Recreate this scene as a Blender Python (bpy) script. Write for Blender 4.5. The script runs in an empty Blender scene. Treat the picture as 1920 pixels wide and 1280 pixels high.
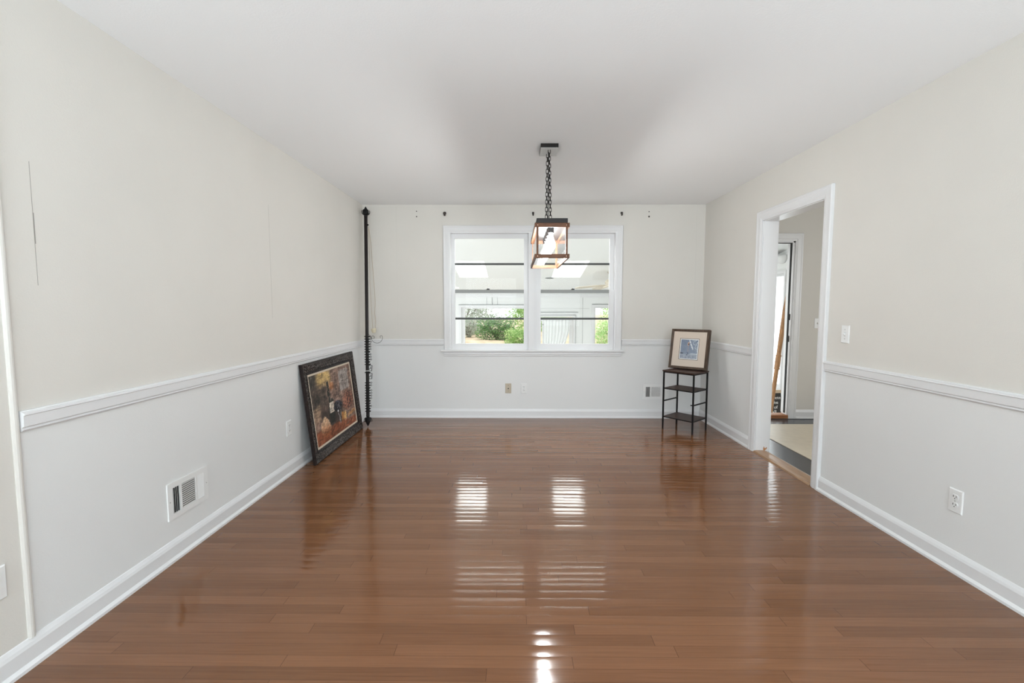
import bpy, bmesh, math, random
from mathutils import Vector, Matrix
from math import sin, cos, pi, radians, floor as ffloor

SC = bpy.context.scene
C = SC.collection
random.seed(7)

# ------------------------------------------------------------------ camera
cam_d = bpy.data.cameras.new('camera')
cam = bpy.data.objects.new('camera', cam_d); C.objects.link(cam)
cam_d.sensor_width = 36.0
cam_d.lens = 36.0 * 858.32 / 1920.0
cam_d.clip_start = 0.02
PITCH, YAW, ROLL = 0.0737906, -0.0084306, 0.00074616
_f = Vector((sin(YAW) * cos(PITCH), cos(YAW) * cos(PITCH), -sin(PITCH)))
_r = Vector((cos(YAW), -sin(YAW), 0)); _u = _r.cross(_f)
_r2 = cos(ROLL) * _r + sin(ROLL) * _u; _u2 = -sin(ROLL) * _r + cos(ROLL) * _u
cam.matrix_world = Matrix((( _r2.x, _u2.x, -_f.x, 0), (_r2.y, _u2.y, -_f.y, 0), (_r2.z, _u2.z, -_f.z, 1.2805), (0, 0, 0, 1)))
SC.camera = cam

# ------------------------------------------------------------------ world, daylight, added fill lamps, exposure
W = bpy.data.worlds.new('overcast_sky'); SC.world = W; W.use_nodes = True
_bg = W.node_tree.nodes['Background']
_bg.inputs['Color'].default_value = (0.92, 0.96, 1.0, 1)
_bg.inputs['Strength'].default_value = 2.1
vs = SC.view_settings
vs.view_transform = 'Standard'; vs.look = 'None'; vs.gamma = 1.0; vs.use_curve_mapping = False
vs.exposure = 0.17

def area_light(name, loc, direction, sx, sy, power, color=(1, 1, 1)):
    d = bpy.data.lights.new(name, 'AREA'); d.shape = 'RECTANGLE'; d.size = sx; d.size_y = sy
    d.energy = power; d.color = color
    o = bpy.data.objects.new(name, d); C.objects.link(o); o.location = loc
    o.rotation_euler = Vector(direction).to_track_quat('-Z', 'Y').to_euler()
    return o

# skylight daylight, plus added fill lamps at unseen rear, hall and sunroom openings
for _x in (-0.75, 1.15): area_light('added_fill_rear', (_x, -3.17, 1.45), (0, 1, 0.03), 1.6, 1.5, 50, (0.82, 0.925, 1.0))  # added lamps at unseen rear windows, to brighten the far wall
area_light('added_fill_hall', (5.06, 2.6, 1.5), (-1, 0, -0.1), 1.2, 1.2, 30, (0.96, 0.985, 1.0))  # added fill from an unseen opening, to brighten the hall
for _x in (-2.6, -0.77, 0.915, 2.75):  # outer pair sits over the added, unseen skylights
    area_light('daylight_skylight', (_x, 7.96, 2.12), (0, -0.17, -1), 0.52, 1.1, 11, (0.97, 1.0, 0.99))
area_light('added_fill_roof_strip', (0.2, 5.64, 2.56), (0, -0.17, -1), 3.4, 0.36, 84, (0.96, 0.995, 1.0))  # added lamp over the unseen roof strip, bounces up to the dining ceiling
area_light('added_fill_sunroom_side', (-4.1, 7.7, 0.6), (1, 0, 0), 3.2, 1.7, 16, (0.98, 1.0, 0.99))  # added fill at an unseen side opening, to brighten the sunroom

# two added uplights, unseen behind the viewer, lift the ceiling brightness (bodies built below)
area_light('daylight_side_window', (4.35, 7.27, 0.95), (-1, 0, 0), 0.95, 1.7, 24, (0.98, 0.99, 1.0))
UPLIGHTS = [(-1.2, -1.7), (1.6, -1.7)]
for _x, _y in UPLIGHTS: area_light('added_uplight_fill', (_x, _y, 0.475), (0, 0, 1), 0.26, 0.26, 92, (0.775, 0.915, 1.0))

# ------------------------------------------------------------------ room numbers
L, R, D, H = -1.7394, 2.1376, 5.2691, 2.44     # dining room left, right, back, ceiling
REAR = -3.0
SUNF = -0.9                                      # sunroom floor, a few steps lower
YF = 10.0                                        # sunroom far wall
SXL, SXR = -4.0, 3.95
def zsun(y): return 1.57 + 0.1727 * (10.0 - y)

# ------------------------------------------------------------------ materials
def mat(name):
    m = bpy.data.materials.new(name); m.use_nodes = True
    return m, m.node_tree.nodes, m.node_tree.links, m.node_tree.nodes['Principled BSDF']

def simple(name, col, rough=0.5, metal=0.0, noise=0.0, nscale=8.0, bump=0.0, bscale=200.0, spec=0.5, stretch=None, detail=4):
    m, n, l, b = mat(name)
    b.inputs['Base Color'].default_value = (*col, 1); b.inputs['Roughness'].default_value = rough
    b.inputs['Metallic'].default_value = metal; b.inputs['Specular IOR Level'].default_value = spec
    tc = n.new('ShaderNodeTexCoord'); src = tc.outputs['Object']
    if stretch:
        mp = n.new('ShaderNodeMapping'); mp.inputs['Scale'].default_value = stretch
        l.new(src, mp.inputs['Vector']); src = mp.outputs['Vector']
    if noise:
        t = n.new('ShaderNodeTexNoise'); t.inputs['Scale'].default_value = nscale; t.inputs['Detail'].default_value = detail
        l.new(src, t.inputs['Vector'])
        r = n.new('ShaderNodeValToRGB'); r.color_ramp.elements[0].position = 0.3; r.color_ramp.elements[1].position = 0.7
        r.color_ramp.elements[0].color = (*[c * (1 - noise) for c in col], 1)
        r.color_ramp.elements[1].color = (*[min(1, c * (1 + noise)) for c in col], 1)
        l.new(t.outputs['Fac'], r.inputs['Fac']); l.new(r.outputs['Color'], b.inputs['Base Color'])
    if bump:
        t2 = n.new('ShaderNodeTexNoise'); t2.inputs['Scale'].default_value = bscale; t2.inputs['Detail'].default_value = 3
        l.new(src, t2.inputs['Vector'])
        bp = n.new('ShaderNodeBump'); bp.inputs['Strength'].default_value = bump; bp.inputs['Distance'].default_value = 0.004
        l.new(t2.outputs['Fac'], bp.inputs['Height']); l.new(bp.outputs['Normal'], b.inputs['Normal'])
    return m

def glass_mat(name, tint=(0.985, 0.985, 0.98), ior=1.45):
    m = bpy.data.materials.new(name); m.use_nodes = True
    n, l = m.node_tree.nodes, m.node_tree.links
    n.clear()
    o = n.new('ShaderNodeOutputMaterial'); mx = n.new('ShaderNodeMixShader'); fr = n.new('ShaderNodeFresnel')
    ge = n.new('ShaderNodeNewGeometry'); mr = n.new('ShaderNodeMapRange')       # same reflectance entering and leaving the thin pane
    mr.inputs['To Min'].default_value = ior; mr.inputs['To Max'].default_value = 1 / ior
    l.new(ge.outputs['Backfacing'], mr.inputs['Value']); l.new(mr.outputs[0], fr.inputs['IOR'])
    t = n.new('ShaderNodeBsdfTransparent'); t.inputs['Color'].default_value = (*tint, 1)
    g = n.new('ShaderNodeBsdfGlossy'); g.inputs['Roughness'].default_value = 0.02
    l.new(fr.outputs['Fac'], mx.inputs['Fac']); l.new(t.outputs['BSDF'], mx.inputs[1]); l.new(g.outputs['BSDF'], mx.inputs[2])
    l.new(mx.outputs['Shader'], o.inputs['Surface'])
    return m

def frosted():
    m = bpy.data.materials.new('frosted_glass'); m.use_nodes = True; n, l = m.node_tree.nodes, m.node_tree.links; n.clear()
    o = n.new('ShaderNodeOutputMaterial'); mx = n.new('ShaderNodeMixShader'); mx.inputs['Fac'].default_value = 0.3
    t = n.new('ShaderNodeBsdfTranslucent'); t.inputs['Color'].default_value = (0.93, 0.96, 0.97, 1)
    d = n.new('ShaderNodeBsdfDiffuse'); d.inputs['Color'].default_value = (0.85, 0.88, 0.89, 1)
    l.new(t.outputs[0], mx.inputs[1]); l.new(d.outputs[0], mx.inputs[2]); l.new(mx.outputs[0], o.inputs['Surface'])
    return m

def emit_mat(name, col, strength):
    m, n, l, b = mat(name)
    b.inputs['Base Color'].default_value = (*col, 1)
    b.inputs['Emission Color'].default_value = (*col, 1); b.inputs['Emission Strength'].default_value = strength
    return m

def wood_floor():
    m, n, l, b = mat('oak_strip_floor')
    def math_(op, a, b_=None, c=None):
        x = n.new('ShaderNodeMath'); x.operation = op
        for i, v in enumerate((a, b_, c)):
            if v is None: continue
            if isinstance(v, (int, float)): x.inputs[i].default_value = v
            else: l.new(v, x.inputs[i])
        return x.outputs[0]
    tc = n.new('ShaderNodeTexCoord'); sp = n.new('ShaderNodeSeparateXYZ'); l.new(tc.outputs['Object'], sp.inputs[0])
    X, Y = sp.outputs[0], sp.outputs[1]
    w, ln = 0.057, 1.05
    v = math_('DIVIDE', Y, w); row = math_('FLOOR', v); fv = math_('SUBTRACT', v, row)
    wr = n.new('ShaderNodeTexWhiteNoise'); wr.noise_dimensions = '1D'; l.new(row, wr.inputs['W'])
    rrow = wr.outputs['Value']
    u = math_('ADD', math_('DIVIDE', X, ln), math_('MULTIPLY', rrow, 7.31)); colm = math_('FLOOR', u); fu = math_('SUBTRACT', u, colm)
    cb = n.new('ShaderNodeCombineXYZ'); l.new(row, cb.inputs[0]); l.new(colm, cb.inputs[1])
    wn = n.new('ShaderNodeTexWhiteNoise'); wn.noise_dimensions = '2D'; l.new(cb.outputs[0], wn.inputs['Vector'])
    rnd = wn.outputs['Value']
    # grain
    gc = n.new('ShaderNodeCombineXYZ'); l.new(math_('MULTIPLY', X, 1.6), gc.inputs[0]); l.new(math_('MULTIPLY', Y, 70.0), gc.inputs[1]); l.new(math_('MULTIPLY', rnd, 20.0), gc.inputs[2])
    gn = n.new('ShaderNodeTexNoise'); gn.inputs['Scale'].default_value = 2.2; gn.inputs['Detail'].default_value = 6; gn.inputs['Roughness'].default_value = 0.65
    l.new(gc.outputs[0], gn.inputs['Vector'])
    mixf = math_('ADD', math_('MULTIPLY', rnd, 0.30), math_('MULTIPLY', gn.outputs['Fac'], 0.72))
    rp = n.new('ShaderNodeValToRGB'); cr = rp.color_ramp
    cr.elements[0].position = 0.12; cr.elements[0].color = (0.110, 0.046, 0.018, 1)
    cr.elements[1].position = 0.9; cr.elements[1].color = (0.255, 0.115, 0.054, 1)
    e = cr.elements.new(0.5); e.color = (0.182, 0.078, 0.034, 1)
    l.new(mixf, rp.inputs['Fac'])
    # seams
    def near0(f, width):
        a = math_('LESS_THAN', f, width); bb = math_('GREATER_THAN', f, 1 - width)
        return math_('MAXIMUM', a, bb)
    seam = math_('MAXIMUM', near0(fv, 0.012), near0(fu, 0.0011))
    mx = n.new('ShaderNodeMix'); mx.data_type = 'RGBA'; l.new(math_('MULTIPLY', seam, 0.55), mx.inputs['Factor'])
    l.new(rp.outputs['Color'], mx.inputs['A']); mx.inputs['B'].default_value = (0.03, 0.012, 0.006, 1)
    l.new(mx.outputs['Result'], b.inputs['Base Color'])
    # roughness, slightly worn
    rn = n.new('ShaderNodeTexNoise'); rn.inputs['Scale'].default_value = 3.5; rn.inputs['Detail'].default_value = 5
    l.new(tc.outputs['Object'], rn.inputs['Vector'])
    rr = n.new('ShaderNodeMapRange'); rr.inputs['From Min'].default_value = 0.35; rr.inputs['From Max'].default_value = 0.7
    rr.inputs['To Min'].default_value = 0.075; rr.inputs['To Max'].default_value = 0.13
    l.new(rn.outputs['Fac'], rr.inputs['Value']); l.new(rr.outputs[0], b.inputs['Roughness'])
    # cupped strips: each strip crowned and laid at its own small tilt
    tilt = math_('MULTIPLY', math_('SUBTRACT', rnd, 0.5), 0.022)
    cup = math_('MULTIPLY', math_('SUBTRACT', fv, 0.5), 0.052)
    wv = n.new('ShaderNodeTexNoise'); wv.inputs['Scale'].default_value = 2.5; wv.inputs['Detail'].default_value = 2
    wc = n.new('ShaderNodeCombineXYZ'); l.new(math_('MULTIPLY', X, 0.5), wc.inputs[0]); l.new(math_('MULTIPLY', Y, 6.0), wc.inputs[1])
    l.new(wc.outputs[0], wv.inputs['Vector'])
    wob = math_('MULTIPLY', math_('SUBTRACT', wv.outputs['Fac'], 0.5), 0.05)
    ny = math_('ADD', math_('ADD', tilt, cup), wob)
    nc = n.new('ShaderNodeCombineXYZ'); nc.inputs[2].default_value = 1.0; l.new(ny, nc.inputs[1])
    nm = n.new('ShaderNodeVectorMath'); nm.operation = 'NORMALIZE'; l.new(nc.outputs[0], nm.inputs[0])
    l.new(nm.outputs[0], b.inputs['Normal'])
    b.inputs['Specular IOR Level'].default_value = 0.5
    b.inputs['Coat Weight'].default_value = 0.0; b.inputs['Coat Roughness'].default_value = 0.09; l.new(nm.outputs[0], b.inputs['Coat Normal'])
    return m

M = {}
M['wall_cream'] = simple('cream_wall_paint', (0.690, 0.665, 0.620), 0.75, bump=0.12, bscale=160, noise=0.012, nscale=3)
M['wall_white'] = simple('white_wainscot_paint', (0.755, 0.757, 0.750), 0.6, bump=0.10, bscale=160)
M['trim'] = simple('white_gloss_trim', (0.755, 0.755, 0.76), 0.33)
M['batten'] = simple('cream_batten_paint', (0.72, 0.70, 0.66), 0.5)
M['ceil'] = simple('ceiling_paint', (0.91, 0.915, 0.92), 0.85, bump=0.15, bscale=120)
M['floor'] = wood_floor()
M['sun_wall'] = simple('sunroom_white_boards', (0.80, 0.81, 0.80), 0.6)
M['sun_floor'] = simple('sunroom_floor_tile', (0.72, 0.71, 0.68), 0.4, noise=0.08, nscale=4)
M['gray'] = simple('plain_grey', (0.30, 0.31, 0.30), 0.45)  # also stands for backlit shade on the white meeting rails
M['dark_muntin'] = simple('dark_muntin', (0.05, 0.055, 0.05), 0.5)
M['bronze'] = simple('oil_rubbed_bronze', (0.014, 0.011, 0.010), 0.4, spec=0.25)
M['black'] = simple('black_metal', (0.008, 0.0075, 0.008), 0.45, noise=0.3, nscale=40, spec=0.22)
M['lantern_wood'] = simple('stained_pine', (0.125, 0.050, 0.021), 0.5, spec=0.3, noise=0.3, nscale=5, stretch=(4, 2, 20))
M['espresso'] = simple('espresso_wood_rod', (0.009, 0.005, 0.005), 0.4, spec=0.25)
M['stand_wood'] = simple('dark_walnut_laminate', (0.050, 0.024, 0.017), 0.42, spec=0.35, noise=0.4, nscale=9, stretch=(2, 20, 20))
M['glass'] = glass_mat('clear_glass', ior=1.15)
M['frosted'] = frosted()
M['picture_glass'] = glass_mat('picture_glass', ior=1.07)
M['lamp_glass'] = glass_mat('lantern_glass', (0.985, 0.98, 0.97), ior=1.35)
M['bulb'] = emit_mat('lit_bulb', (0.955, 0.985, 1.0), 122.0)
M['nail'] = simple('copper_nail', (0.85, 0.60, 0.48), 0.3, metal=0.8)
M['plate_white'] = simple('white_plastic', (0.80, 0.80, 0.79), 0.3)
M['plate_beige'] = simple('beige_plastic', (0.52, 0.45, 0.35), 0.4)
M['slot'] = simple('dark_slot', (0.03, 0.03, 0.03), 0.7)
M['vent_dark'] = simple('duct_interior', (0.015, 0.015, 0.016), 0.8)
M['mat_board'] = simple('cream_mat_board', (0.66, 0.56, 0.48), 0.8)
M['liner'] = simple('cream_linen_liner', (0.62, 0.53, 0.42), 0.8)
M['print_frame'] = simple('brown_wood_frame', (0.075, 0.046, 0.030), 0.45, spec=0.3, noise=0.35, nscale=6, stretch=(12, 12, 1.5))
M['sill_wood'] = simple('reddish_sill_wood', (0.30, 0.12, 0.045), 0.4, noise=0.3, nscale=10, stretch=(1, 14, 14))
M['threshold'] = simple('worn_oak_threshold', (0.33, 0.19, 0.10), 0.3, noise=0.25, nscale=12, stretch=(14, 1, 14))
M['tile_dark'] = simple('charcoal_slate_vinyl', (0.035, 0.037, 0.042), 0.22, noise=0.35, nscale=9, bump=0.1, bscale=30)
M['vinyl'] = simple('cream_vinyl_sheet', (0.66, 0.58, 0.45), 0.35, noise=0.05, nscale=14)
M['weather'] = simple('black_weatherstrip', (0.012, 0.012, 0.012), 0.8)
M['post_wood'] = simple('turned_oak_post', (0.34, 0.17, 0.07), 0.45, noise=0.3, nscale=8, stretch=(10, 10, 1))
M['chalk'] = simple('chalkboard_face', (0.035, 0.030, 0.026), 0.7)
M['chalk_white'] = simple('white_lettering', (0.8, 0.78, 0.74), 0.8)
M['pale_wood'] = simple('pale_pine_edge', (0.56, 0.43, 0.30), 0.6)
M['curtain'] = simple('sheer_white_cotton', (0.86, 0.88, 0.87), 0.9)
M['fan'] = simple('fan_cream_enamel', (0.62, 0.56, 0.46), 0.4)
M['cord'] = simple('beige_cord', (0.42, 0.33, 0.22), 0.8)
M['cream_pull'] = simple('ivory_plastic', (0.68, 0.62, 0.46), 0.5)
M['tape'] = simple('white_tape', (0.75, 0.75, 0.72), 0.6)
M['ground'] = simple('dry_grass_ground', (0.62, 0.48, 0.33), 0.95, noise=0.3, nscale=3)
M['bark'] = simple('grey_bark', (0.16, 0.13, 0.10), 0.9, noise=0.3, nscale=12)
M['chip'] = simple('bare_chipped_wood', (0.42, 0.19, 0.07), 0.8)
M['screw'] = simple('dull_screw', (0.45, 0.44, 0.42), 0.4, metal=0.5)
M['plug'] = simple('brown_wall_plug', (0.045, 0.035, 0.032), 0.7)
M['crack'] = simple('dark_seam_line', (0.33, 0.31, 0.28), 0.9)
M['seam_faint'] = simple('faint_wall_joint', (0.60, 0.585, 0.55), 0.8)
M['canopy_plate'] = simple('pale_grey_plate', (0.62, 0.62, 0.61), 0.45)  # even pale grey for the canopy underside

def leaf(name, col):
    m = bpy.data.materials.new(name); m.use_nodes = True; n, l = m.node_tree.nodes, m.node_tree.links; n.clear()
    o = n.new('ShaderNodeOutputMaterial'); mx = n.new('ShaderNodeMixShader'); mx.inputs['Fac'].default_value = 0.45
    d = n.new('ShaderNodeBsdfDiffuse'); d.inputs['Color'].default_value = (*[min(0.9, c * 1.25) for c in col], 1)
    t = n.new('ShaderNodeBsdfTranslucent'); t.inputs['Color'].default_value = (*[min(0.9, c * 1.35) for c in col], 1)
    l.new(d.outputs[0], mx.inputs[1]); l.new(t.outputs[0], mx.inputs[2]); l.new(mx.outputs[0], o.inputs['Surface'])
    return m

# ornate dark frame with pale rubbed specks
def ornate():
    m, n, l, b = mat('carved_espresso_frame')
    tc = n.new('ShaderNodeTexCoord')
    t = n.new('ShaderNodeTexNoise'); t.inputs['Scale'].default_value = 75; t.inputs['Detail'].default_value = 5; t.inputs['Roughness'].default_value = 0.7
    l.new(tc.outputs['Object'], t.inputs['Vector'])
    r = n.new('ShaderNodeValToRGB'); cr = r.color_ramp
    cr.elements[0].position = 0.47; cr.elements[0].color = (0.009, 0.006, 0.005, 1)
    cr.elements[1].position = 0.68; cr.elements[1].color = (0.20, 0.165, 0.145, 1)
    l.new(t.outputs['Fac'], r.inputs['Fac']); l.new(r.outputs['Color'], b.inputs['Base Color'])
    b.inputs['Roughness'].default_value = 0.42; b.inputs['Specular IOR Level'].default_value = 0.3
    bp = n.new('ShaderNodeBump'); bp.inputs['Strength'].default_value = 0.6; bp.inputs['Distance'].default_value = 0.004
    l.new(t.outputs['Fac'], bp.inputs['Height']); l.new(bp.outputs['Normal'], b.inputs['Normal'])
    return m
M['ornate'] = ornate()
M['ornate_plain'] = simple('espresso_frame_edge', (0.016, 0.010, 0.009), 0.4, noise=0.4, nscale=60, spec=0.25)

def paint_mat(name, rough=0.5):
    m, n, l, b = mat(name)
    a = n.new('ShaderNodeVertexColor'); a.layer_name = 'paint'
    l.new(a.outputs['Color'], b.inputs['Base Color']); b.inputs['Roughness'].default_value = rough; b.inputs['Specular IOR Level'].default_value = 0.15
    t = n.new('ShaderNodeTexNoise'); t.inputs['Scale'].default_value = 90; tc = n.new('ShaderNodeTexCoord')
    l.new(tc.outputs['Object'], t.inputs['Vector'])
    bp = n.new('ShaderNodeBump'); bp.inputs['Strength'].default_value = 0.25; bp.inputs['Distance'].default_value = 0.002
    l.new(t.outputs['Fac'], bp.inputs['Height']); l.new(bp.outputs['Normal'], b.inputs['Normal'])
    return m
M['oil_paint'] = paint_mat('oil_painting')
M['print_paper'] = paint_mat('printed_paper', 0.35)

# ------------------------------------------------------------------ mesh helpers
class MB:
    def __init__(s): s.v = []; s.f = []; s.mi = []
    def add(s, verts, faces, mi=0):
        o = len(s.v); s.v += [tuple(p) for p in verts]
        for f in faces: s.f.append(tuple(i + o for i in f)); s.mi.append(mi)
        return s
    def box(s, x0, x1, y0, y1, z0, z1, mi=0):
        v = [(x, y, z) for z in (z0, z1) for y in (y0, y1) for x in (x0, x1)]
        return s.add(v, [(0, 2, 3, 1), (4, 5, 7, 6), (0, 1, 5, 4), (2, 6, 7, 3), (0, 4, 6, 2), (1, 3, 7, 5)], mi)
    def obox(s, c, ax, ay, az, hx, hy, hz, mi=0):
        c = Vector(c); ax, ay, az = Vector(ax).normalized(), Vector(ay).normalized(), Vector(az).normalized()
        v = [c + ax * (sx * hx) + ay * (sy * hy) + az * (sz * hz) for sz in (-1, 1) for sy in (-1, 1) for sx in (-1, 1)]
        return s.add(v, [(0, 2, 3, 1), (4, 5, 7, 6), (0, 1, 5, 4), (2, 6, 7, 3), (0, 4, 6, 2), (1, 3, 7, 5)], mi)
    def tube(s, pts, r, n=10, closed=False, mi=0, caps=True):
        pts = [Vector(p) for p in pts]; rs = r if isinstance(r, (list, tuple)) else [r] * len(pts)
        rings = []; N = len(pts); prev = None
        for i, p in enumerate(pts):
            if closed: t = pts[(i + 1) % N] - pts[i - 1]
            else: t = pts[min(i + 1, N - 1)] - pts[max(i - 1, 0)]
            t.normalize()
            if prev is None:
                a = Vector((0, 0, 1)) if abs(t.z) < 0.9 else Vector((1, 0, 0))
                a = (a - t * a.dot(t)).normalized()
            else:
                a = (prev - t * prev.dot(t)).normalized()
            prev = a; b = t.cross(a)
            rings.append([p + (a * cos(2 * pi * k / n) + b * sin(2 * pi * k / n)) * rs[i] for k in range(n)])
        v = [q for rg in rings for q in rg]; f = []
        for i in range(N if closed else N - 1):
            j = (i + 1) % N
            for k in range(n): f.append((i * n + k, i * n + (k + 1) % n, j * n + (k + 1) % n, j * n + k))
        if not closed and caps:
            f.append(tuple(range(n - 1, -1, -1))); f.append(tuple(range((N - 1) * n, N * n)))
        return s.add(v, f, mi)
    def lathe(s, base, axis, prof, n=16, mi=0):
        base = Vector(base); t = Vector(axis).normalized()
        a = Vector((1, 0, 0)) if abs(t.x) < 0.9 else Vector((0, 1, 0)); a = (a - t * a.dot(t)).normalized(); b = t.cross(a)
        v = []; f = []
        for (h, r) in prof:
            v += [base + t * h + (a * cos(2 * pi * k / n) + b * sin(2 * pi * k / n)) * max(r, 1e-5) for k in range(n)]
        for i in range(len(prof) - 1):
            for k in range(n): f.append((i * n + k, i * n + (k + 1) % n, (i + 1) * n + (k + 1) % n, (i + 1) * n + k))
        f.append(tuple(range(n - 1, -1, -1))); f.append(tuple(range((len(prof) - 1) * n, len(prof) * n)))
        return s.add(v, f, mi)
    def prism(s, prof, fn, a, b, mi=0):
        # profile polygon carried from parameter a to b by fn(p, t)
        n = len(prof); v = [fn(p, a) for p in prof] + [fn(p, b) for p in prof]
        f = [(k, (k + 1) % n, n + (k + 1) % n, n + k) for k in range(n)]
        f += [tuple(range(n - 1, -1, -1)), tuple(range(n, 2 * n))]
        return s.add(v, f, mi)
    def build(s, name, mats, parent=None, loc=None, smooth=False, bevel=0.0):
        me = bpy.data.meshes.new(name)
        me.from_pydata(s.v, [], s.f)
        for m in (mats if isinstance(mats, (list, tuple)) else [mats]): me.materials.append(m)
        me.polygons.foreach_set('material_index', s.mi)
        bm = bmesh.new(); bm.from_mesh(me); bmesh.ops.recalc_face_normals(bm, faces=bm.faces); bm.to_mesh(me); bm.free()
        if smooth:
            for p in me.polygons: p.use_smooth = True
            me.set_sharp_from_angle(angle=radians(40))
        o = bpy.data.objects.new(name, me); C.objects.link(o)
        if parent is not None:
            o.parent = parent
            o.matrix_parent_inverse = Matrix.Translation(-Vector(parent.location)) if parent.type == 'EMPTY' else Matrix()
            if parent.type != 'EMPTY': pass
        if bevel:
            md = o.modifiers.new('bevel', 'BEVEL'); md.width = bevel; md.segments = 2; md.limit_method = 'ANGLE'
        return o

def thing(name, label, cat, loc=(0, 0, 0), group=None):
    o = bpy.data.objects.new(name, None); C.objects.link(o); o.location = loc; o.empty_display_size = 0.05
    o['label'] = label; o['category'] = cat
    if group: o['group'] = group
    return o
def tag(o, label, cat, group=None):
    o['label'] = label; o['category'] = cat
    if group: o['group'] = group
    return o
def struct(o, label=None, cat=None):
    o['kind'] = 'structure'
    if label: o['label'] = label
    if cat: o['category'] = cat
    return o
def sthing(name, label, cat, loc=(0, 0, 0)):
    o = thing(name, label, cat, loc); o['kind'] = 'structure'; return o

def wall(name, axis, p0, p1, u0, u1, z0, z1, openings, usplit, zsplit, pick, mats, label):
    """slab wall; axis 'x' -> slab between x=p0..p1, u runs along y; axis 'y' -> slab between y=p0..p1, u along x"""
    us = sorted(set([u0, u1] + [c for o in openings for c in o[:2]] + usplit))
    zs = sorted(set([z0, z1] + [c for o in openings for c in o[2:]] + zsplit))
    def solid(i, j):
        if i < 0 or j < 0 or i >= len(us) - 1 or j >= len(zs) - 1: return False
        cu, cz = (us[i] + us[i + 1]) / 2, (zs[j] + zs[j + 1]) / 2
        return not any(o[0] < cu < o[1] and o[2] < cz < o[3] for o in openings)
    P = (lambda p, u, z: (p, u, z)) if axis == 'x' else (lambda p, u, z: (u, p, z))
    b = MB()
    for i in range(len(us) - 1):
        for j in range(len(zs) - 1):
            if not solid(i, j): continue
            a, c, e, g = us[i], us[i + 1], zs[j], zs[j + 1]; cu, cz = (a + c) / 2, (e + g) / 2
            b.add([P(p0, a, e), P(p0, c, e), P(p0, c, g), P(p0, a, g)], [(0, 1, 2, 3)], pick(0, cu, cz))
            b.add([P(p1, a, e), P(p1, c, e), P(p1, c, g), P(p1, a, g)], [(0, 1, 2, 3)], pick(1, cu, cz))
            k = pick(0, cu, cz)
            if not solid(i - 1, j): b.add([P(p0, a, e), P(p1, a, e), P(p1, a, g), P(p0, a, g)], [(0, 1, 2, 3)], k)
            if not solid(i + 1, j): b.add([P(p0, c, e), P(p1, c, e), P(p1, c, g), P(p0, c, g)], [(0, 1, 2, 3)], k)
            if not solid(i, j - 1): b.add([P(p0, a, e), P(p1, a, e), P(p1, c, e), P(p0, c, e)], [(0, 1, 2, 3)], k)
            if not solid(i, j + 1): b.add([P(p0, a, g), P(p1, a, g), P(p1, c, g), P(p0, c, g)], [(0, 1, 2, 3)], k)
    me_o = b.build(name, mats)
    bm = bmesh.new(); bm.from_mesh(me_o.data); bmesh.ops.remove_doubles(bm, verts=bm.verts, dist=1e-5)
    bmesh.ops.recalc_face_normals(bm, faces=bm.faces); bm.to_mesh(me_o.data); bm.free()
    return struct(me_o, label, 'wall')

CW = [M['wall_cream'], M['wall_white'], M['sun_wall']]
ZR = 0.88
# openings
WIN = (-0.752, 1.132, 0.792, 2.135)            # main double window
HDX0, HDX1, HDZ = 2.345, 3.158, 2.034          # hall door in the back wall
DY0, DY1, DZ = 3.235, 4.030, 2.030             # cased opening in the right wall
BT = 0.10                                      # back wall thickness
JW = 0.118                                     # right wall thickness

# ------------------------------------------------------------------ shell
struct(MB().box(L - 0.12, R + 0.02, REAR - 0.15, D + 0.02, -0.1, 0.0).build('floor', M['floor']), 'glossy brown oak strip floor of the dining room', 'floor')
struct(MB().box(L - 0.12, R + JW, REAR - 0.15, 0.2, H, H + 0.12).box(L - 0.12, 5.2, 0.2, D + BT, H, H + 0.12).build('ceiling', M['ceil']), 'smooth white dining room ceiling', 'ceiling')
wall('wall_back', 'y', D, D + BT, L - 0.12, 5.2, -0.1, H, [WIN, (HDX0, HDX1, -0.001, HDZ)], [R + 0.06], [ZR],
     lambda s, u, z: 2 if s == 1 else (0 if (u > R + 0.06 or z > ZR) else 1), CW, 'far wall, cream above and white below the chair rail, with the double window')
wall('wall_left', 'x', L, L - 0.12, REAR - 0.15, D, -0.1, H, [], [1.547], [ZR],
     lambda s, u, z: 0 if (z > ZR or u < 1.547) else 1, CW, 'left wall, cream above and white below the chair rail')
wall('wall_right', 'x', R, R + JW, REAR - 0.15, D, -0.1, H, [(DY0, DY1, -0.001, DZ)], [], [ZR],
     lambda s, u, z: 0 if (z > ZR or s == 1) else 1, CW, 'right wall with the cased doorway to the hall')
wall('wall_rear', 'y', REAR, REAR - 0.15, L - 0.12, R + JW, -0.1, H, [(-1.55, 0.05, 0.7, 2.2), (0.35, 1.95, 0.7, 2.2)], [], [],
     lambda s, u, z: 0, CW, 'rear living room wall with two added windows, behind the viewer')
wall('wall_kitchen_end', 'y', 0.2, 0.35, R + JW, 5.2, -0.1, H, [], [], [], lambda s, u, z: 0, CW, 'end wall of the hall, out of sight')
wall('wall_kitchen', 'x', 5.0, 5.2, 0.2, D, -0.1, H, [(2.0, 3.2, 0.9, 2.1)], [], [], lambda s, u, z: 0, CW, 'right wall of the hall, out of sight')
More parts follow.
